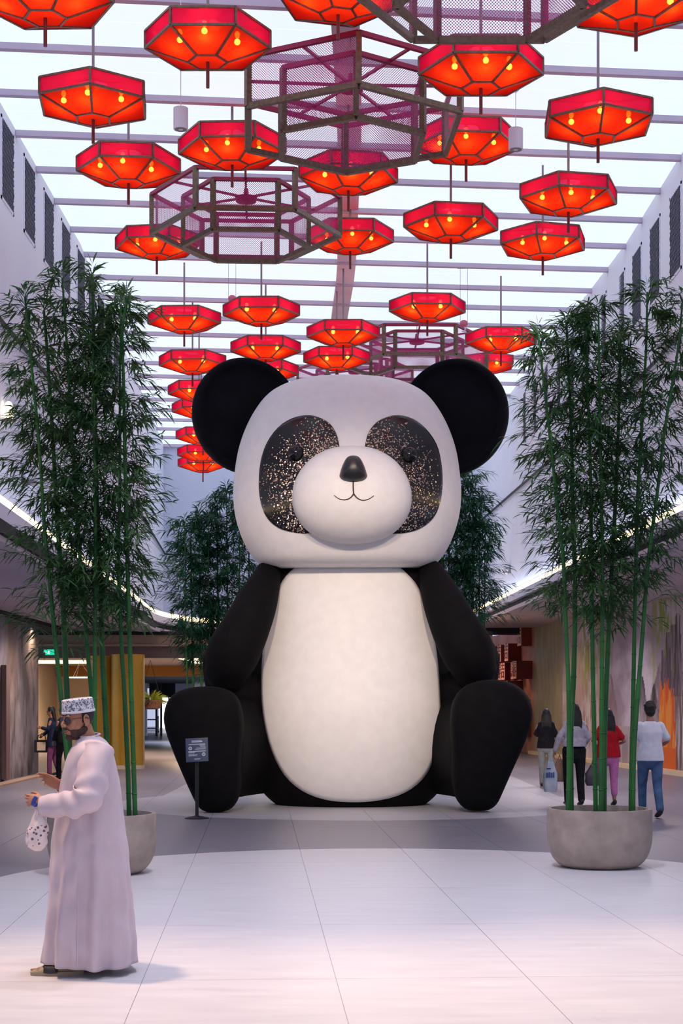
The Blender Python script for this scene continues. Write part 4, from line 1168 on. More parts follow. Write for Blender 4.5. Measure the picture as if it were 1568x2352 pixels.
def walker(loc, head_deg, H, label, female=False, shirt=None, pants=None, hair='long', shoe=None, stride=.5, arms=None, sleeve=.5, skin='skin2', pants_end=.0, lean=0, hemz=.90, belly=0):
    """a person seen walking; local frame faces +Y, x to the right"""
    k = H / 1.70
    t = thing('person', label, 'person', (loc[0], loc[1], 0), radians(head_deg))
    V3 = lambda x, y, z: Vector((x * k, y * k, z * k))
    hw = .10 if female else .095; sh = .165 if female else .195
    s0 = stride * .28
    hip = {s: V3(s * hw, 0, .90) for s in (-1, 1)}
    knee = {-1: V3(-hw * .95, s0 * .75, .49), 1: V3(hw * .95, -s0 * .35, .48)}
    ank = {-1: V3(-hw * .85, s0 * .95, .085), 1: V3(hw * .85, -s0 * 1.5, .085 + .10 * stride)}
    foot = {-1: V3(-hw * .85, s0 * .95 + .15, .03), 1: V3(hw * .85, -s0 * 1.5 + .10, .02)}
    body = MB(); nk = V3(0, .0 + lean, 1.44); hd = V3(0, .025 + lean, 1.585)
    if arms is None: arms = {-1: ((-sh - .05, .03, 1.12), (-sh - .04, .12, .90)), 1: ((sh + .05, -.04, 1.12), (sh + .05, .02, .89))}
    for s in (-1, 1):
        body.tube([hip[s], (hip[s] + knee[s]) / 2, knee[s], (knee[s] * .6 + ank[s] * .4), ank[s]], [.085*k, .07*k, .05*k, .052*k, .034*k], 12)
        A, E, W = V3(s * sh, lean, 1.39), V3(*arms[s][0]), V3(*arms[s][1])
        body.tube([A + (E - A) * .25, (A + E) / 2, E, (E + W) / 2, W], [.036*k, .038*k, .034*k, .033*k, .024*k], 12)
        d = (W - E).normalized(); sd = Vector((-s * .3, .6, 0)); sd = (sd - d * sd.dot(d)).normalized()
        hand_mb(body, W + d * .012, d, sd, d.cross(sd) * s, k * .95, .6)
    body.tube([V3(0, 0, .88), V3(0, 0, 1.05), V3(0, .0, 1.22), V3(0, lean, 1.36), V3(0, lean, 1.43)], [(.12*k, .07*k), (.11*k, .07*k), (.12*k, .07*k), (.12*k, .06*k), (.06*k, .05*k)], 18, ref=(1, 0, 0))
    body.tube([nk - V3(0, 0, .05), hd - V3(0, 0, .05)], .05 * k, 12)
    body.ell(hd, (.073*k, .09*k, .108*k), 18, 14); body.ell(hd + V3(0, .035, -.055), (.052*k, .055*k, .055*k), 14, 10)
    body.ell(hd + V3(0, .098, -.012), (.013*k, .018*k, .022*k), 10, 8)
    for s in (-1, 1): body.ell(hd + V3(s * .074, 0, -.01), (.012*k, .02*k, .03*k), 10, 8)
    remeshed(body, 'body', M[skin], .011, t, 3)
    # trousers
    pm = MB(); pe = pants_end
    for s in (-1, 1):
        a = ank[s] + (knee[s] - ank[s]) * pe
        wl = .098 if female else .102
        pm.tube([hip[s] + V3(0, 0, .02), (hip[s] + knee[s]) / 2, knee[s], (knee[s] + a) / 2, a + V3(0, -.01, .0)], [wl*k, .085*k, .068*k, .062*k, .058*k if pe < .1 else .056*k], 16)
    pm.tube([V3(0, -.01, .82), V3(0, -.015, .90), V3(0, 0, .94)], [(.160*k, .110*k), (.160*k, .112*k), (.12*k, .085*k)], 20, ref=(1, 0, 0))
    po = remeshed(pm, 'trousers', pants, .012, t, 2)
    # shirt
    sm = MB(); b_ = belly
    sm.tube([V3(0, 0, hemz), V3(0, 0, hemz + .10), V3(0, .0, 1.12), V3(0, lean * .6, 1.26), V3(0, lean, 1.37), V3(0, lean, 1.425)],
            [((.188 + b_)*k, .155*k), ((.178 + b_)*k, .145*k), ((.15 + b_)*k, .12*k), ((.175 + b_ * .6)*k, .122*k), ((sh - .035)*k, .095*k), (.075*k, .07*k)], 26, cap=False, ref=(1, 0, 0))
    for s in (-1, 1):
        A, E, W = V3(s * (sh - .045), lean, 1.36), V3(*arms[s][0]), V3(*arms[s][1])
        if sleeve <= .5: e = A + (E - A) * (sleeve * 1.5); sm.tube([A, (A + e) / 2, e], [.064*k, .064*k, .064*k], 16)
        else: e = E + (W - E) * (sleeve - .5) * 2; sm.tube([A, (A + E) / 2, E, (E + e) / 2, e], [.062*k, .056*k, .052*k, .048*k, .042*k], 16)
    remeshed(sm, 'shirt', shirt, .010, t, 2)
    # shoes
    for s in (-1, 1):
        mb = MB(); f = foot[s]; an = ank[s]
        if s == -1:
            mb.tube([an + V3(0, -.06, -.045), an + V3(0, 0, -.045), f + V3(0, 0, .015), f + V3(0, .05, .008)], [(.036*k, .036*k), (.045*k, .040*k), (.048*k, .030*k), (.036*k, .020*k)], 14, ref=(1, 0, 0))
        else:          # rear foot rolling off the toe
            mb.tube([an + V3(0, -.055, -.02), an + V3(0, .0, -.05), V3(hw*.85, -s0*1.5 + .11, .045), V3(hw*.85, -s0*1.5 + .17, .026)], [(.036*k, .034*k), (.044*k, .038*k), (.048*k, .030*k), (.036*k, .02*k)], 14, ref=(1, 0, 0))
        so = remeshed(mb, 'shoe', shoe or M['black'], .008, t, 1)
        if s == 1 and shoe is None:
            pass
    # hair
    hm = MB()
    if hair == 'long' or hair == 'very_long':
        ln = .34 if hair == 'long' else .46
        hm.ell(hd + V3(0, -.015, .02), (.087*k, .098*k, .108*k), 18, 14)
        hm.tube([hd + V3(0, -.05, .03), hd + V3(0, -.075, -.08), hd + V3(0, -.10, -.20), hd + V3(0, -.11, -ln)], [(.085*k, .05*k), (.098*k, .045*k), (.105*k, .035*k), (.075*k, .02*k)], 18, ref=(1, 0, 0))
        for q in range(9): 
            a = (q - 4) / 4; hm.tube([hd + V3(a * .085, -.06, -.02), hd + V3(a * .10, -.10, -.18), hd + V3(a * .09, -.115, -ln - .03 * (q % 3))], [.022*k, .024*k, .010*k], 8)
        remeshed(hm, 'hair', M['hair'], .010, t, 2)
    else:
        hm.ell(hd + V3(0, -.012, .035), (.088*k, .098*k, .10*k), 18, 14); hm.ell(hd + V3(0, -.045, -.02), (.075*k, .06*k, .07*k), 14, 10)
        rr = random.Random(5)
        for q in range(46):
            a = rr.uniform(0, 2 * pi); e = rr.uniform(0, 1.5)
            hm.ell(hd + V3(.082 * cos(a) * cos(e), -.012 + .092 * sin(a) * cos(e), .04 + .095 * sin(e)), .017 * k, 8, 6)
        remeshed(hm, 'hair', M['hair'], .008, t, 1)
    return t
def feet_at(u, v):   # ground point from a pixel on the floor
    Z = CAMZ * FPX / (v - HV); return ((u - CU) * Z / FPX, Z)
c_white = cloth('white_tshirt', (.62, .62, .72), 1.12); c_jeans = cloth('blue_jeans', (.055, .10, .19), 1.6, 8); c_red = cloth('red_shirt', (.42, .012, .02), 1.25)
c_pink = cloth('pink_trousers', (.50, .16, .36), 1.25); c_grey = cloth('grey_white_blouse', (.40, .38, .46), 1.25); c_black = cloth('black_cloth', (.010, .010, .013), 1.6)
c_khaki = cloth('pale_grey_trousers', (.26, .28, .27), 1.2); c_navy = cloth('navy_jacket', (.014, .022, .05), 1.5); c_denim = cloth('dark_denim', (.02, .03, .07), 1.5)
c_sneak = nmat('black_sneaker', (.012, .012, .014), (.03, .03, .034), 20, .5)
x, y = feet_at(1493, 1878)
wm1 = walker((x, y), 4, 1.72, 'man in white T-shirt and blue jeans walking away at far right', False, c_white, c_jeans, 'short', c_sneak, .55,
       {-1: ((-.25, .04, 1.13), (-.20, .22, 1.08)), 1: ((.27, .02, 1.13), (.21, .20, 1.06))}, .5, 'skin2', 0, .01, .84, .02)
x, y = feet_at(1396, 1852)
walker((x, y), 0, 1.62, 'woman in red short-sleeved top and pink cropped trousers, seen from behind', True, c_red, c_pink, 'long', c_sneak, .35,
       {-1: ((-.27, -.02, 1.14), (-.20, .16, 1.06)), 1: ((.28, -.02, 1.13), (.20, .18, 1.08))}, .45, 'skin2', .3, 0, .86, .035)
x, y = feet_at(1318, 1852)
wg = walker((x, y), 3, 1.72, 'woman in pale blouse and black trousers carrying shopping bags behind bamboo canes', True, c_grey, c_black, 'very_long', c_sneak, .4,
       {-1: ((-.25, -.03, 1.14), (-.31, .02, .92)), 1: ((.24, .0, 1.13), (.17, .15, .98))}, .98, 'skin2', 0, 0, .98, .02)
xg, yg = x, y
x, y = feet_at(1254, 1806)
walker((x, y), -4, 1.60, 'woman with black jacket and pale grey trousers beside the red calligraphy wall', True, c_black, c_khaki, 'long', None, .25,
       {-1: ((-.23, .02, 1.14), (-.16, .18, 1.12)), 1: ((.22, .0, 1.13), (.18, .16, 1.1))}, .95, 'skin2', 0, 0, .84, .02)
# people behind the robed man at left
x, y = feet_at(121, 1782)
walker((x, y), 96, 1.64, 'person in dark navy jacket standing by the left mural, head turned down', True, c_navy, cloth('mauve_trousers', (.20, .06, .13)), 'long', None, .3,
       {-1: ((-.22, .10, 1.14), (-.12, .25, 1.18)), 1: ((.20, .10, 1.12), (.10, .24, 1.0))}, .95, 'skin', 0, .02, .72, .03)
x, y = feet_at(146, 1790)
walker((x, y), 60, 1.66, 'person in black clothes half hidden behind the man in the white robe', True, c_black, c_black, 'long', None, .3, None, .95, 'skin2', 0, 0, .84, .02)
# the bags
def carrier(p, wd, ht, dp, m, label, name='shopping_bag', cat='bag', handle=.16, seed=1, mprint=None):
    t = thing(name, label, cat, p)
    mb = MB(); n = 26; rows = 11; vs = []; fs = []
    for j in range(rows):
        f = j / (rows - 1); z = -handle - ht * f
        sc = (.42 + .58 * min(1, f * 2.4)) * (1 - .18 * max(0, f - .85) / .15)
        for k in range(n):
            a = 2 * pi * k / n; ca, sa = cos(a), sin(a)
            wob = 1 + .10 * noise.noise(Vector((ca * 2 + seed, sa * 2, f * 4)))
            vs.append((wd / 2 * sc * math.copysign(abs(ca) ** .6, ca) * wob, dp / 2 * sc * math.copysign(abs(sa) ** .7, sa) * wob, z))
    for j in range(rows - 1):
        for k in range(n):
            a = j * n + k; b = j * n + (k + 1) % n; fs.append((a, b, b + n, a + n))
    fs.append(tuple(range(n))); fs.append(tuple((rows - 1) * n + k for k in reversed(range(n))))
    mb.add(vs, fs).obj('sack', m, t, smooth=45)
    for s in (-1, 1):
        MB().tube([(s * wd * .16, s * dp * .1, -handle - .02), (s * wd * .06, 0, -handle * .5), (0, 0, 0), (-s * wd * .02, 0, .01)], .007, 6).obj('handle', m, t, smooth=True)
    return t
hx = xg - .31 * 1.01
M['bag_blue'] = nmat('pale_blue_plastic', (.42, .50, .62), (.58, .64, .74), 7, .35)
M['bag_brown'] = nmat('brown_paper', (.30, .17, .12), (.38, .23, .17), 8, .7)
b1 = carrier((hx - .08, yg + .02, .84), .24, .50, .13, M['bag_blue'], 'pale blue plastic bag with dark blue print carried low by the woman in a blouse', handle=.10, seed=2)
M['print_blue'] = mat('blue_print', (.03, .07, .33), .5)
pb_ = MB(); rr = random.Random(8)
for i in range(4): pb_.box((-.075 + i * .036, -.078, -.36), (-.05 + i * .036, -.071, -.28 + .01 * (i % 2)))
pb_.box((-.07, -.078, -.22), (.0, -.070, -.20)); pb_.obj('print', M['print_blue'], b1)
carrier((hx + .10, yg + .20, .84), .20, .38, .14, M['bag_brown'], 'brown paper bag hanging beside the pale blue plastic bag', handle=.06, seed=5)
M['leather'] = nmat('grey_leather', (.06, .05, .07), (.10, .085, .11), 8, .45)
carrier((xg + .34, yg + .06, .92), .30, .34, .14, M['leather'], 'dark grey handbag on the right arm of the woman in a blouse', 'handbag', 'bag', .24, 9)
x, y = feet_at(121, 1782)
fbag = thing('tote_bag', 'black framed tote bag with a pale panel held before the navy jacket', 'bag', (x - .27, y + .05, .85))
MB().box((-.17, -.05, -.30), (.15, .05, .0)).obj('bag_body', M['black'], fbag); MB().box((-.10, -.058, -.25), (.10, -.05, -.05)).obj('panel', M['cream'], fbag)
for s in (-1, 1): MB().tube([(s * .1, 0, -.01), (s * .08, 0, .10), (0, 0, .14), (0, 0, .15)], .010, 6).obj('handle', M['black'], fbag)

# ------------------------------------------------------------------ man in the white robe
YM = 9.95; SM = FPX / YM; UM = 200
man = thing('person', 'man in long white robe, patterned cap and dark glasses walking left in the foreground', 'person', ((UM - CU) / SM, YM, 0))
def m(u, v, dy=0): return Vector(((u - UM) / SM, dy, CAMZ - (v - HV) / SM))
# body: torso, neck, head, arms, legs, feet as one continuous surface
HC_ = m(182, 1652, -.02)
HR = Matrix.Rotation(radians(131), 3, 'Z') @ Matrix.Rotation(radians(-7), 3, 'X')
def h(x, y, z): return HC_ + HR @ Vector((x, y, z))
bd = MB()
bd.ell(h(0, -.004, .032), (.079, .099, .098), 26, 18, HR)                 # skull
bd.ell(h(0, .036, -.050), (.062, .062, .074), 24, 16, HR)                 # face and jaw
bd.ell(h(0, .050, .015), (.064, .052, .060), 22, 14, HR)                  # brow zone
for s in (-1, 1):
    bd.ell(h(s * .040, .066, -.022), (.026, .026, .026), 14, 10, HR)      # cheek
    bd.ell(h(s * .052, .006, -.068), (.017, .042, .028), 14, 10, HR)      # jaw corner
    bd.ell(h(s * .024, .094, .030), (.028, .012, .010), 12, 8, HR)        # brow ridge
    bd.ell(h(s * .013, .110, -.028), (.010, .012, .009), 10, 8, HR)       # nostril
bd.ell(h(0, .080, -.106), (.027, .024, .020), 14, 10, HR)                 # chin
bd.tube([h(0, .096, .020), h(0, .110, .0), h(0, .123, -.020), h(0, .122, -.028)], [.008, .0095, .012, .011], 12)   # nose
bd.ell(h(0, .098, -.060), (.026, .014, .008), 14, 8, HR); bd.ell(h(0, .096, -.073), (.023, .014, .008), 14, 8, HR)  # lips
bd.tube([h(0, -.02, -.04), m(197, 1685, -.01), m(206, 1705, 0)], [.058, .054, .056], 20)   # neck
bd.tube([m(207, 1722), m(207, 1750), m(208, 1800), m(205, 1880), m(203, 1960)], [(.06, .09), (.10, .13), (.13, .16), (.13, .16), (.13, .16)], 20, ref=(1, 0, 0))
for dy, kx in ((-.10, 150), (.10, 225)):
    bd.tube([m(203, 1940, dy), m((203 + kx) / 2, 2080, dy), m(kx, 2200, dy), m(kx, 2216, dy)], [.09, .065, .045, .04], 14)
SHN, ELN, WRN = m(222, 1755, -.16), m(215, 1832, -.30), m(128, 1842, -.26)
SHF, ELF, WRF = m(200, 1755, .15), m(185, 1820, .26), m(138, 1808, .06)
bd.tube([SHN, ELN, WRN], [.042, .038, .028], 14); bd.tube([SHF, ELF, WRF], [.042, .038, .028], 14)
hand_mb(bd, m(120, 1838, -.25), (-1, .10, .18), (0, .3, 1), (.2, -1, .2), 1.0, .75)
hand_mb(bd, m(136, 1806, .04), (-.80, -.25, .45), (-.3, -.2, .9), (.2, 1, .3), 1.0, .62)
remeshed(bd, 'body', M['skin'], .0042, man, 3)
# feet
for nm_, (u0, v0, dy, ln) in {'l': (158, 2222, -.10, .27), 'r': (214, 2218, .08, .25)}.items():
    mb = MB(); a = m(u0, 2210, dy); d = Vector((-1, -.12, 0)).normalized()
    p = Vector((a.x, dy, .045))
    mb.tube([p - d * .06, p, p + d * .10 - Vector((0, 0, .008)), p + d * .17 - Vector((0, 0, .015))], [(.034, .030), (.040, .036), (.046, .026), (.042, .018)], 14, ref=(0, 1, 0))
    for i in range(5):
        off = Vector((0, 1, 0)) * (.034 - i * .017); q = p + d * (.17 - .008 * i * (1 if dy < 0 else 1)) + off - Vector((0, 0, .016))
        mb.tube([q, q + d * .03, q + d * (.05 - .004 * i)], [.0105 - .0008 * i, .010 - .0008 * i, .008 - .0006 * i], 9)
    remeshed(mb, 'foot', M['skin'], .005, man, 1)
    # sandal
    so = MB(); poly = []
    for i in range(36):
        a_ = 2 * pi * i / 36; L2, W2 = .165, .056; poly.append((-.055 - L2 * -cos(a_) * -1 + 0, W2 * sin(a_) * (1 + .12 * -cos(a_))))
    M['sole'] = M.get('sole') or mat('sandal_sole', (.36, .28, .18), .6)
    M['strap'] = M.get('strap') or mat('sandal_black_leather', (.015, .013, .013), .45)
    sr = so.prism(poly, .0, .026, Matrix.Translation((p.x, dy, 0)) @ Matrix.Rotation(atan2(.12, 1), 4, 'Z')).obj('sandal', M['sole'], man)
    up_ = MB().tube([p - d * .085 + Vector((0, 0, -.012)), p - d * .03, p + d * .05 + Vector((0, 0, -.002)), p + d * .13 + Vector((0, 0, -.012)), p + d * .185 + Vector((0, 0, -.022)), p + d * .215 + Vector((0, 0, -.026))],
        [(.036, .024), (.046, .032), (.053, .036), (.054, .028), (.040, .017), (.018, .008)], 20, ref=(0, 1, 0)).obj('upper', M['sole'], sr, smooth=True)
    MB().tube([p - d * .01 + Vector((0, 0, .006)), p + d * .05 + Vector((0, 0, .004)), p + d * .125 + Vector((0, 0, -.008))], [(.046, .034), (.052, .036), (.050, .029)], 20, ref=(0, 1, 0)).obj('instep', M['strap'], sr, smooth=True)
    st = MB().tube([p + d * .085 + Vector((0, -.062, -.022)), p + d * .085 + Vector((0, -.052, .012)), p + d * .09 + Vector((0, 0, .034)), p + d * .085 + Vector((0, .052, .012)), p + d * .085 + Vector((0, .062, -.022))], [(.045, .006)] * 5, 10, ref=(1, 0, 0))
    st.obj('strap', M['strap'], sr, smooth=50)
# robe
rows = [(1690,188,226,.075,.00),(1697,180,238,.115,.0),(1708,171,248,.165,.0),(1724,161,257,.205,.0),(1750,151,264,.222,.0),(1790,142,273,.225,.0),(1850,132,281,.22,.0),(1910,122,288,.22,.0),(1960,117,294,.225,.0),(2050,111,301,.24,0),(2130,104,309,.262,0),(2211,97,317,.285,0)]
rc = crom([r[:4] for r in rows], 8)
rb = MB(); n = 128; vs = []; fs = []
for v, ul, ur, dp in rc:
    zc = m(0, v).z; xc = ((ul + ur) / 2 - UM) / SM; hw_ = (ur - ul) / 2 / SM; g = clamp((v - 1740) / 470)
    for k_ in range(n):
        a = 2 * pi * k_ / n; ca, sa = cos(a), sin(a)
        fold = g * .030 * (sin(a * 9 + 1.1 * sin(v * .006) + .5) + .6 * sin(a * 15 + 2 + v * .003)) * (.35 + .65 * abs(sa))
        crease = .022 * clamp((v - 1700) / 60) * noise.noise(Vector((ca * 3.2, sa * 3.2, v * .022)))
        cr2 = .034 * g * noise.noise(Vector((ca * 2.2 + 5, sa * 2.2, v * .012)))
        r = 1 + (fold + crease + cr2) / .25
        vs.append((xc + hw_ * ca * (1 + (r - 1) * .35), dp * sa * r, zc + .012 * g * (sin(a * 2 + .6)) * (1 if v > 2150 else 0)))
R0 = len(rc)
for i in range(R0 - 1):
    for k_ in range(n):
        a = i * n + k_; b = i * n + (k_ + 1) % n; fs.append((a, b, b + n, a + n))
rb.add(vs, fs)
ro = rb.obj('robe', M['robe'], man, smooth=True)
sol = ro.modifiers.new('t', 'SOLIDIFY'); sol.thickness = .004
M['robe_seam'] = mat('robe_seam', (.56, .46, .52), .7)
MB().tube([Vector((m(195, v).x, -(lerp_tab([(r[0], r[3]) for r in rows], v)[0]) * 1.02, m(0, v).z)) for v in (1960, 2010, 2060, 2110, 2160, 2205)], .003, 6).obj('seam', M['robe_seam'], ro)
MB().tube([m(190, 1692, -.062), m(184, 1695, 0), m(192, 1690, .06), m(212, 1684, .07), m(228, 1686, .02), m(224, 1690, -.05), m(206, 1694, -.078), m(190, 1692, -.062)], .007, 8).obj('collar', M['robe'], ro, smooth=True)
# sleeves
def sleeve(S, E, W, nm_, rads, seed):
    pts = crom([tuple(S), tuple((S + E) / 2 + Vector((.012, -.02, 0))), tuple(E), tuple((E + W) / 2 + Vector((0, 0, -.012))), tuple(W)], 8)
    rr_ = crom([(r,) for r in rads], 8)
    mb = MB(); mb.tube([Vector(p) for p in pts], [(r[0] * 1.05, r[0]) for r in rr_], 40, cap=False)
    out = []
    L_ = len(pts)
    for i, p in enumerate(mb.v):
        j = i // 40; a = 2 * pi * (i % 40) / 40; c = Vector(pts[j]); q = Vector(p) - c
        f = j / L_
        k_ = 1 + .15 * sin(f * 40 + 2.2 * sin(a + seed)) * math.exp(-((f - .52) / .20) ** 2) + .12 * noise.noise(Vector((q.x * 14, q.z * 14, f * 9 + seed)))
        out.append(tuple(c + q * k_))
    mb.v = out; mb.f = mb.f[:-2]
    o = mb.obj(nm_, M['robe'], man, smooth=True); s_ = o.modifiers.new('t', 'SOLIDIFY'); s_.thickness = .004; return o
sleeve(m(229, 1722, -.10), m(212, 1829, -.285), m(111, 1846, -.245), 'sleeve', [.105, .098, .092, .076, .062], 1)
sleeve(m(200, 1728, .12), m(178, 1815, .24), m(137, 1808, .07), 'sleeve', [.10, .092, .085, .066, .050], 4)
# cap
M['cap'] = mat('cap_cloth', (.6, .6, .62), .7)
def capmat():
    m_ = M['cap']; pb = m_.node_tree.nodes['Principled BSDF']; tc = N(m_, 'ShaderNodeTexCoord')
    nz = N(m_, 'ShaderNodeTexNoise'); nz.inputs['Scale'].default_value = 42; nz.inputs['Detail'].default_value = 2; nz.inputs['Distortion'].default_value = 2.2
    L(m_, tc.outputs['Object'], nz.inputs['Vector'])
    sx = N(m_, 'ShaderNodeSeparateXYZ'); L(m_, tc.outputs['Object'], sx.inputs[0])
    cr = N(m_, 'ShaderNodeValToRGB'); e = cr.color_ramp.elements; e[0].position = .50; e[1].position = .53
    e[0].color = (.62, .60, .66, 1); e[1].color = (.13, .13, .17, 1); L(m_, nz.outputs['Fac'], cr.inputs[0]); L(m_, cr.outputs[0], pb.inputs['Base Color'])
capmat(); M['cap_band'] = mat('cap_band', (.66, .63, .70), .7)
CR = HR
cb = h(0, -.004, .046)
capo = MB().lathe([(1.0, 0), (1.0, .02), (.955, .078), (.945, .082), (.90, .086), (.4, .088), (.01, .086)], 56, cb, CR @ Matrix.Diagonal((.088, .108, 1)).to_3x3()).obj('cap', M['cap'], man, smooth=45)
MB().lathe([(1.005, -.003), (1.03, -.001), (1.03, .010), (1.005, .012)], 56, cb, CR @ Matrix.Diagonal((.088, .108, 1)).to_3x3(), closed=True).obj('band', M['cap_band'], capo, smooth=45)
# hair, beard, brows
def shell(name, cond, ells, m_, off=1.035, parent=man):
    mb = MB()
    for c, r in ells:
        e = MB().ell(h(*c), tuple(q * off for q in r), 48, 36, HR)
        inv = HR.inverted()
        loc = [inv @ (Vector(v) - HC_) for v in e.v]
        keep = [cond(p) for p in loc]
        idx = {}; 
        for i, kp in enumerate(keep):
            if kp: idx[i] = len(mb.v) + len(idx)
        vv = [e.v[i] for i in idx]
        ff = [tuple(idx[i] for i in f) for f in e.f if all(i in idx for i in f)]
        mb.v += vv; mb.f += ff
    me = bpy.data.meshes.new(name); me.from_pydata(mb.v, [], mb.f); me.materials.append(m_); me.polygons.foreach_set('use_smooth', [True] * len(me.polygons))
    return link(name, me, parent)
shell('hair', lambda p: p.y < .028 - .35 * max(0, -.01 - p.z) * 2 and p.z > -.052 and not (p.z < .0 and abs(p.y) < .0), [((0, -.004, .032), (.079, .099, .098))], M['hair'], 1.03)
M['beard'] = nmat('short_beard', (.035, .018, .014), (.085, .035, .024), 120, .8)
shell('beard', lambda p: p.z < -.052 + .9 * max(0, .035 - p.y) and p.y > -.03 and not (abs(p.x) < .024 and p.y > .07 and -.083 < p.z < -.052),
      [((0, .036, -.050), (.062, .062, .074)), ((.052, .006, -.068), (.017, .042, .028)), ((-.052, .006, -.068), (.017, .042, .028)), ((0, .080, -.106), (.027, .024, .020))], M['beard'], 1.045)
MB().tube([h(-.030, .083, -.062), h(-.016, .104, -.050), h(0, .110, -.047), h(.016, .104, -.050), h(.030, .083, -.062)], [.003, .0055, .005, .0055, .003], 8).obj('moustache', M['beard'], man, smooth=True)
M['lips'] = mat('lips', (.30, .07, .06), .5)
MB().tube([h(-.022, .100, -.066), h(-.010, .110, -.062), h(0, .112, -.064), h(.010, .110, -.062), h(.022, .100, -.066)], [.002, .0045, .004, .0045, .002], 8).tube([h(-.019, .101, -.071), h(0, .110, -.074), h(.019, .101, -.071)], [.002, .0055, .002], 8).obj('lips', M['lips'], man, smooth=True)
for s in (-1, 1):
    MB().tube([h(s * .010, .104, .036), h(s * .028, .100, .043), h(s * .046, .082, .036)], [.003, .0042, .002], 8).obj('eyebrow', M['hair'], man, smooth=True)
    # ears
    eb = MB(); c = h(s * .081, -.002, -.006)
    ring_ = [h(s * (.083 + .006 * (1 - cos(a)) / 2), -.004 - .019 * cos(a) , -.004 + .032 * sin(a) - .004 * cos(a)) for a in [i * 2 * pi / 20 for i in range(21)]]
    eb.tube(ring_, .0055, 8); eb.ell(c, (.006, .015, .026), 12, 10, HR); eb.ell(h(s * .084, .002, -.036), (.006, .009, .009), 10, 8, HR)
    remeshed(eb, 'ear', M['skin'], .003, man, 2)
    # eyes behind the glasses
M['lens'] = mat('dark_lens', (.035, .012, .012), .08, spec=.7); M['specs'] = mat('glasses_frame', (.02, .012, .012), .3)
gl = thing  # glasses belong to his look: part of the man with sub-parts
gf = MB()
for s in (-1, 1):
    rim = [h(s * .036 + .029 * cos(a), .108 - .13 * abs(s * .036 + .029 * cos(a)) ** 1.35 * 2.2, .006 + .021 * sin(a) * (1 if sin(a) > 0 else 1.05)) for a in [i * 2 * pi / 24 for i in range(25)]]
    gf.tube(rim, .0024, 6)
    gf.tube([h(s * .066, .086, .014), h(s * .080, .055, .014), h(s * .087, -.005, .010), h(s * .087, -.03, .0)], .0028, 6)
gf.tube([h(-.008, .110, .012), h(0, .116, .013), h(.008, .110, .012)], .0024, 6)
go = gf.obj('glasses', M['specs'], man, smooth=True)
for s in (-1, 1):
    mb = MB(); c = h(s * .036, .107 - .13 * .036 ** 1.35 * 2.2, .006)
    rim = [h(s * .036 + .028 * cos(a), .107 - .13 * abs(s * .036 + .028 * cos(a)) ** 1.35 * 2.2, .006 + .020 * sin(a)) for a in [i * 2 * pi / 24 for i in range(24)]]
    mb.add([c] + rim, [(0, 1 + i, 1 + (i + 1) % 24) for i in range(24)]); mb.obj('lens', M['lens'], go, smooth=True)
# items he holds
M['bag_white'] = mat('white_printed_plastic', (.7, .6, .6), .4)
def bagmat():
    m_ = M['bag_white']; pb = m_.node_tree.nodes['Principled BSDF']; tc = N(m_, 'ShaderNodeTexCoord')
    vo = N(m_, 'ShaderNodeTexVoronoi'); vo.inputs['Scale'].default_value = 34; L(m_, tc.outputs['Object'], vo.inputs['Vector'])
    lt = N(m_, 'ShaderNodeMath'); lt.operation = 'LESS_THAN'; lt.inputs[1].default_value = .30; L(m_, vo.outputs['Distance'], lt.inputs[0])
    sx = N(m_, 'ShaderNodeSeparateXYZ'); L(m_, tc.outputs['Object'], sx.inputs[0])
    z1 = N(m_, 'ShaderNodeMath'); z1.operation = 'GREATER_THAN'; z1.inputs[1].default_value = -.20; L(m_, sx.outputs[2], z1.inputs[0])
    z2 = N(m_, 'ShaderNodeMath'); z2.operation = 'LESS_THAN'; z2.inputs[1].default_value = -.07; L(m_, sx.outputs[2], z2.inputs[0])
    mu = N(m_, 'ShaderNodeMath'); mu.operation = 'MULTIPLY'; L(m_, lt.outputs[0], mu.inputs[0]); L(m_, z1.outputs[0], mu.inputs[1])
    mv = N(m_, 'ShaderNodeMath'); mv.operation = 'MULTIPLY'; L(m_, mu.outputs[0], mv.inputs[0]); L(m_, z2.outputs[0], mv.inputs[1])
    mc = N(m_, 'ShaderNodeMix'); mc.data_type = 'RGBA'; L(m_, mv.outputs[0], mc.inputs[0]); mc.inputs[6].default_value = (.70, .58, .58, 1); mc.inputs[7].default_value = (.16, .07, .09, 1)
    L(m_, mc.outputs[2], pb.inputs['Base Color'])
bagmat()
bp_ = man.location + m(101, 1862, -.25)
pbag = thing('plastic_bag', 'crumpled white plastic bag with small dark printed motifs held by the robed man', 'bag', bp_)
mb = MB(); vs = []; fs = []; n = 36
out_ = [(1842, 100, 108), (1856, 97, 113), (1872, 91, 120), (1890, 84, 127), (1898, 80, 128), (1912, 78, 127), (1928, 77, 125), (1938, 84, 120), (1946, 97, 110)]
bc = crom([o + (0,) for o in out_], 3)
for v, ul, ur, _ in bc:
    hw_ = (ur - ul) / 2 / SM; xc = ((ul + ur) / 2 - 101) / SM; z = -(v - 1862) / SM
    for k_ in range(n):
        a = 2 * pi * k_ / n; f = 1 + .34 * noise.noise(Vector((cos(a) * 2.4, sin(a) * 2.4, v * .07))) + .06 * sin(a * 7 + v * .1)
        vs.append((xc + hw_ * cos(a) * (1 + (f - 1) * .5), hw_ * .7 * sin(a) * f, z))
for i in range(len(bc) - 1):
    for k_ in range(n):
        a = i * n + k_; b = i * n + (k_ + 1) % n; fs.append((a, b, b + n, a + n))
fs.append(tuple(range(n))); fs.append(tuple((len(bc) - 1) * n + k_ for k_ in reversed(range(n))))
mb.add(vs, fs).obj('sack', M['bag_white'], pbag, smooth=60)
M['blue_item'] = mat('blue_plastic', (.02, .05, .33), .35)
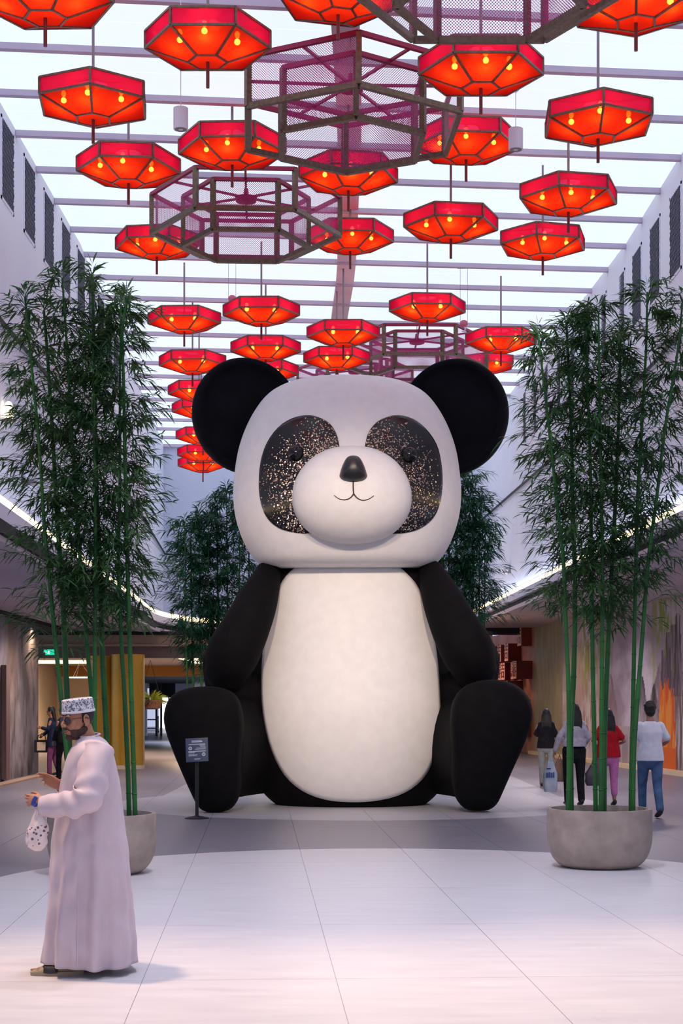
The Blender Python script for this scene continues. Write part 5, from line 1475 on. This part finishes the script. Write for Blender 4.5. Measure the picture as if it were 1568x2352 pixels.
it = thing('wristband', 'small bright blue strip hanging from the hand of the robed man', 'strap', man.location + m(99, 1836, -.27))
MB().tube([(.008, 0, .03), (-.006, 0, .01), (-.012, -.004, -.012), (.006, 0, -.02)], [(.012, .004)] * 4, 10, ref=(1, 0, 0)).obj('band', M['blue_item'], it, smooth=True)
MB().tube([(.01, .0, -.01), (.0, -.006, -.025)], [(.010, .006)] * 2, 8).obj('tab', M['blue_item'], it, smooth=True)

# ================================================================== FAR LEFT DETAILS
ex_ = thing('exit_sign', 'small green lit exit sign under the header at left', 'sign', P(114, 1498, 43.2))
M['exit_green'] = mat('exit_green', (.0, .5, .3), .5, emit=(.02, .60, .34), es=.9); M['exit_white'] = mat('exit_white', (.9, 1, .95), .5, emit=(.8, 1, .9), es=1.2)
MB().box((-.16, -.02, -.075), (.16, .02, .075)).obj('box', M['exit_green'], ex_)
e = MB(); e.ell((-.02, -.022, .045), (.014, .004, .014), 10, 6); e.bar((-.02, -.024, .03), (-.03, -.024, -.01), .022, .006, up=(0, 1, 0)); e.bar((-.03, -.024, -.01), (-.005, -.024, -.05), .012, .006, up=(0, 1, 0)); e.bar((-.03, -.024, -.01), (-.055, -.024, -.045), .012, .006, up=(0, 1, 0)); e.bar((-.02, -.024, .02), (.012, -.024, .005), .010, .006, up=(0, 1, 0))
e.obj('running_figure', M['exit_white'], ex_)
MB().bar((-.13, -.024, 0), (-.07, -.024, 0), .012).prism([(-.14, -.024), (-.12, -.024), (-.12, -.022), (-.14, -.022)], -.02, .02).obj('arrow', M['exit_white'], ex_)
# ring pendant lamp
rl = thing('ring_pendant_lamp', 'glowing gold ring pendant lamp hanging in the left corridor', 'lamp', P(184, 1556, 55))
MB().lathe([(.36, -.02), (.40, -.02), (.40, .02), (.36, .02)], 40, closed=True).obj('ring', M['ceil_glow'], rl, smooth=40)
for a in (0, 2.1, 4.2): MB().tube([(.38 * cos(a), .38 * sin(a), .02), (0, 0, .55)], .006, 5).obj('wire', M['rod_steel'], rl)
yl = thing('yellow_lamp', 'small yellow lampshade on the cream wall at far left', 'lamp', P(97, 1622, 59.6))
MB().lathe([(.30, -.35), (.27, -.1), (.20, .15), (.12, .28)], 24).obj('shade', mat('yellow_shade', (.7, .5, .05), .5, emit=(1, .72, .08), es=.7), yl, smooth=40)
MB().lathe([(.13, .27), (.20, .34), (.10, .44), (.02, .46)], 24).obj('shade_top', M['rod_red'], yl, smooth=40)
# hanging basket plant
hbk = thing('hanging_planter', 'hanging basket with spiky green plant beside the gold column', 'plant', P(345, 1606, 52))
MB().lathe([(.18, -.34), (.34, -.30), (.40, -.05), (.38, -.03), (.30, -.05)], 24).obj('basket', mat('dark_wicker', (.06, .025, .015), .8), hbk, smooth=40)
V, F = [], []; rr = random.Random(2)
for i in range(150):
    a = rr.uniform(0, 2 * pi); ee = rr.uniform(-.1, 1.3); leaf_mesh_into(V, F, Vector((.2 * cos(a) * rr.random(), .2 * sin(a) * rr.random(), -.05)), Vector((cos(a) * cos(ee), sin(a) * cos(ee), sin(ee))), Vector((-sin(a), cos(a), .4)).normalized(), rr.uniform(.3, .62), .045)
me = bpy.data.meshes.new('leaves'); me.from_pydata([tuple(p) for p in V], [], F); me.materials.append(leafmat('spiky_leaf', (.10, .16, .02), (.25, .30, .04))); link('leaves', me, hbk)['kind'] = 'stuff'
for s in (-1, 1): MB().tube([(s * .36, 0, -.05), (0, 0, 1.3)], .008, 5).obj('wire', M['black'], hbk)
hb_top = CAMZ + 1.45 - hbk.location.z
MB().tube([(0, 0, 1.3), (0, 0, max(1.31, hb_top))], .008, 5).obj('hanger', M['black'], hbk)
# trolley
tr = thing('trolley', 'small dark metal trolley standing in the bright passage', 'cart', (P(344, 1675, 92).x, 92, 0))
MB().box((-.5, -.3, .75), (.5, .3, .82)).obj('tray', M['black'], tr); MB().box((-.5, -.3, .25), (.5, .3, .3)).obj('shelf', M['black'], tr)
for sx_ in (-.46, .46):
    for sy_ in (-.26, .26):
        MB().tube([(sx_, sy_, .08), (sx_, sy_, 1.0)], .03, 6, cap=False).obj('leg', M['black'], tr); MB().lathe([(.02, -.02), (.07, -.02), (.07, .02), (.02, .02)], 14, (sx_, sy_, .07), Matrix.Rotation(pi / 2, 3, 'X')).obj('wheel', M['black'], tr)
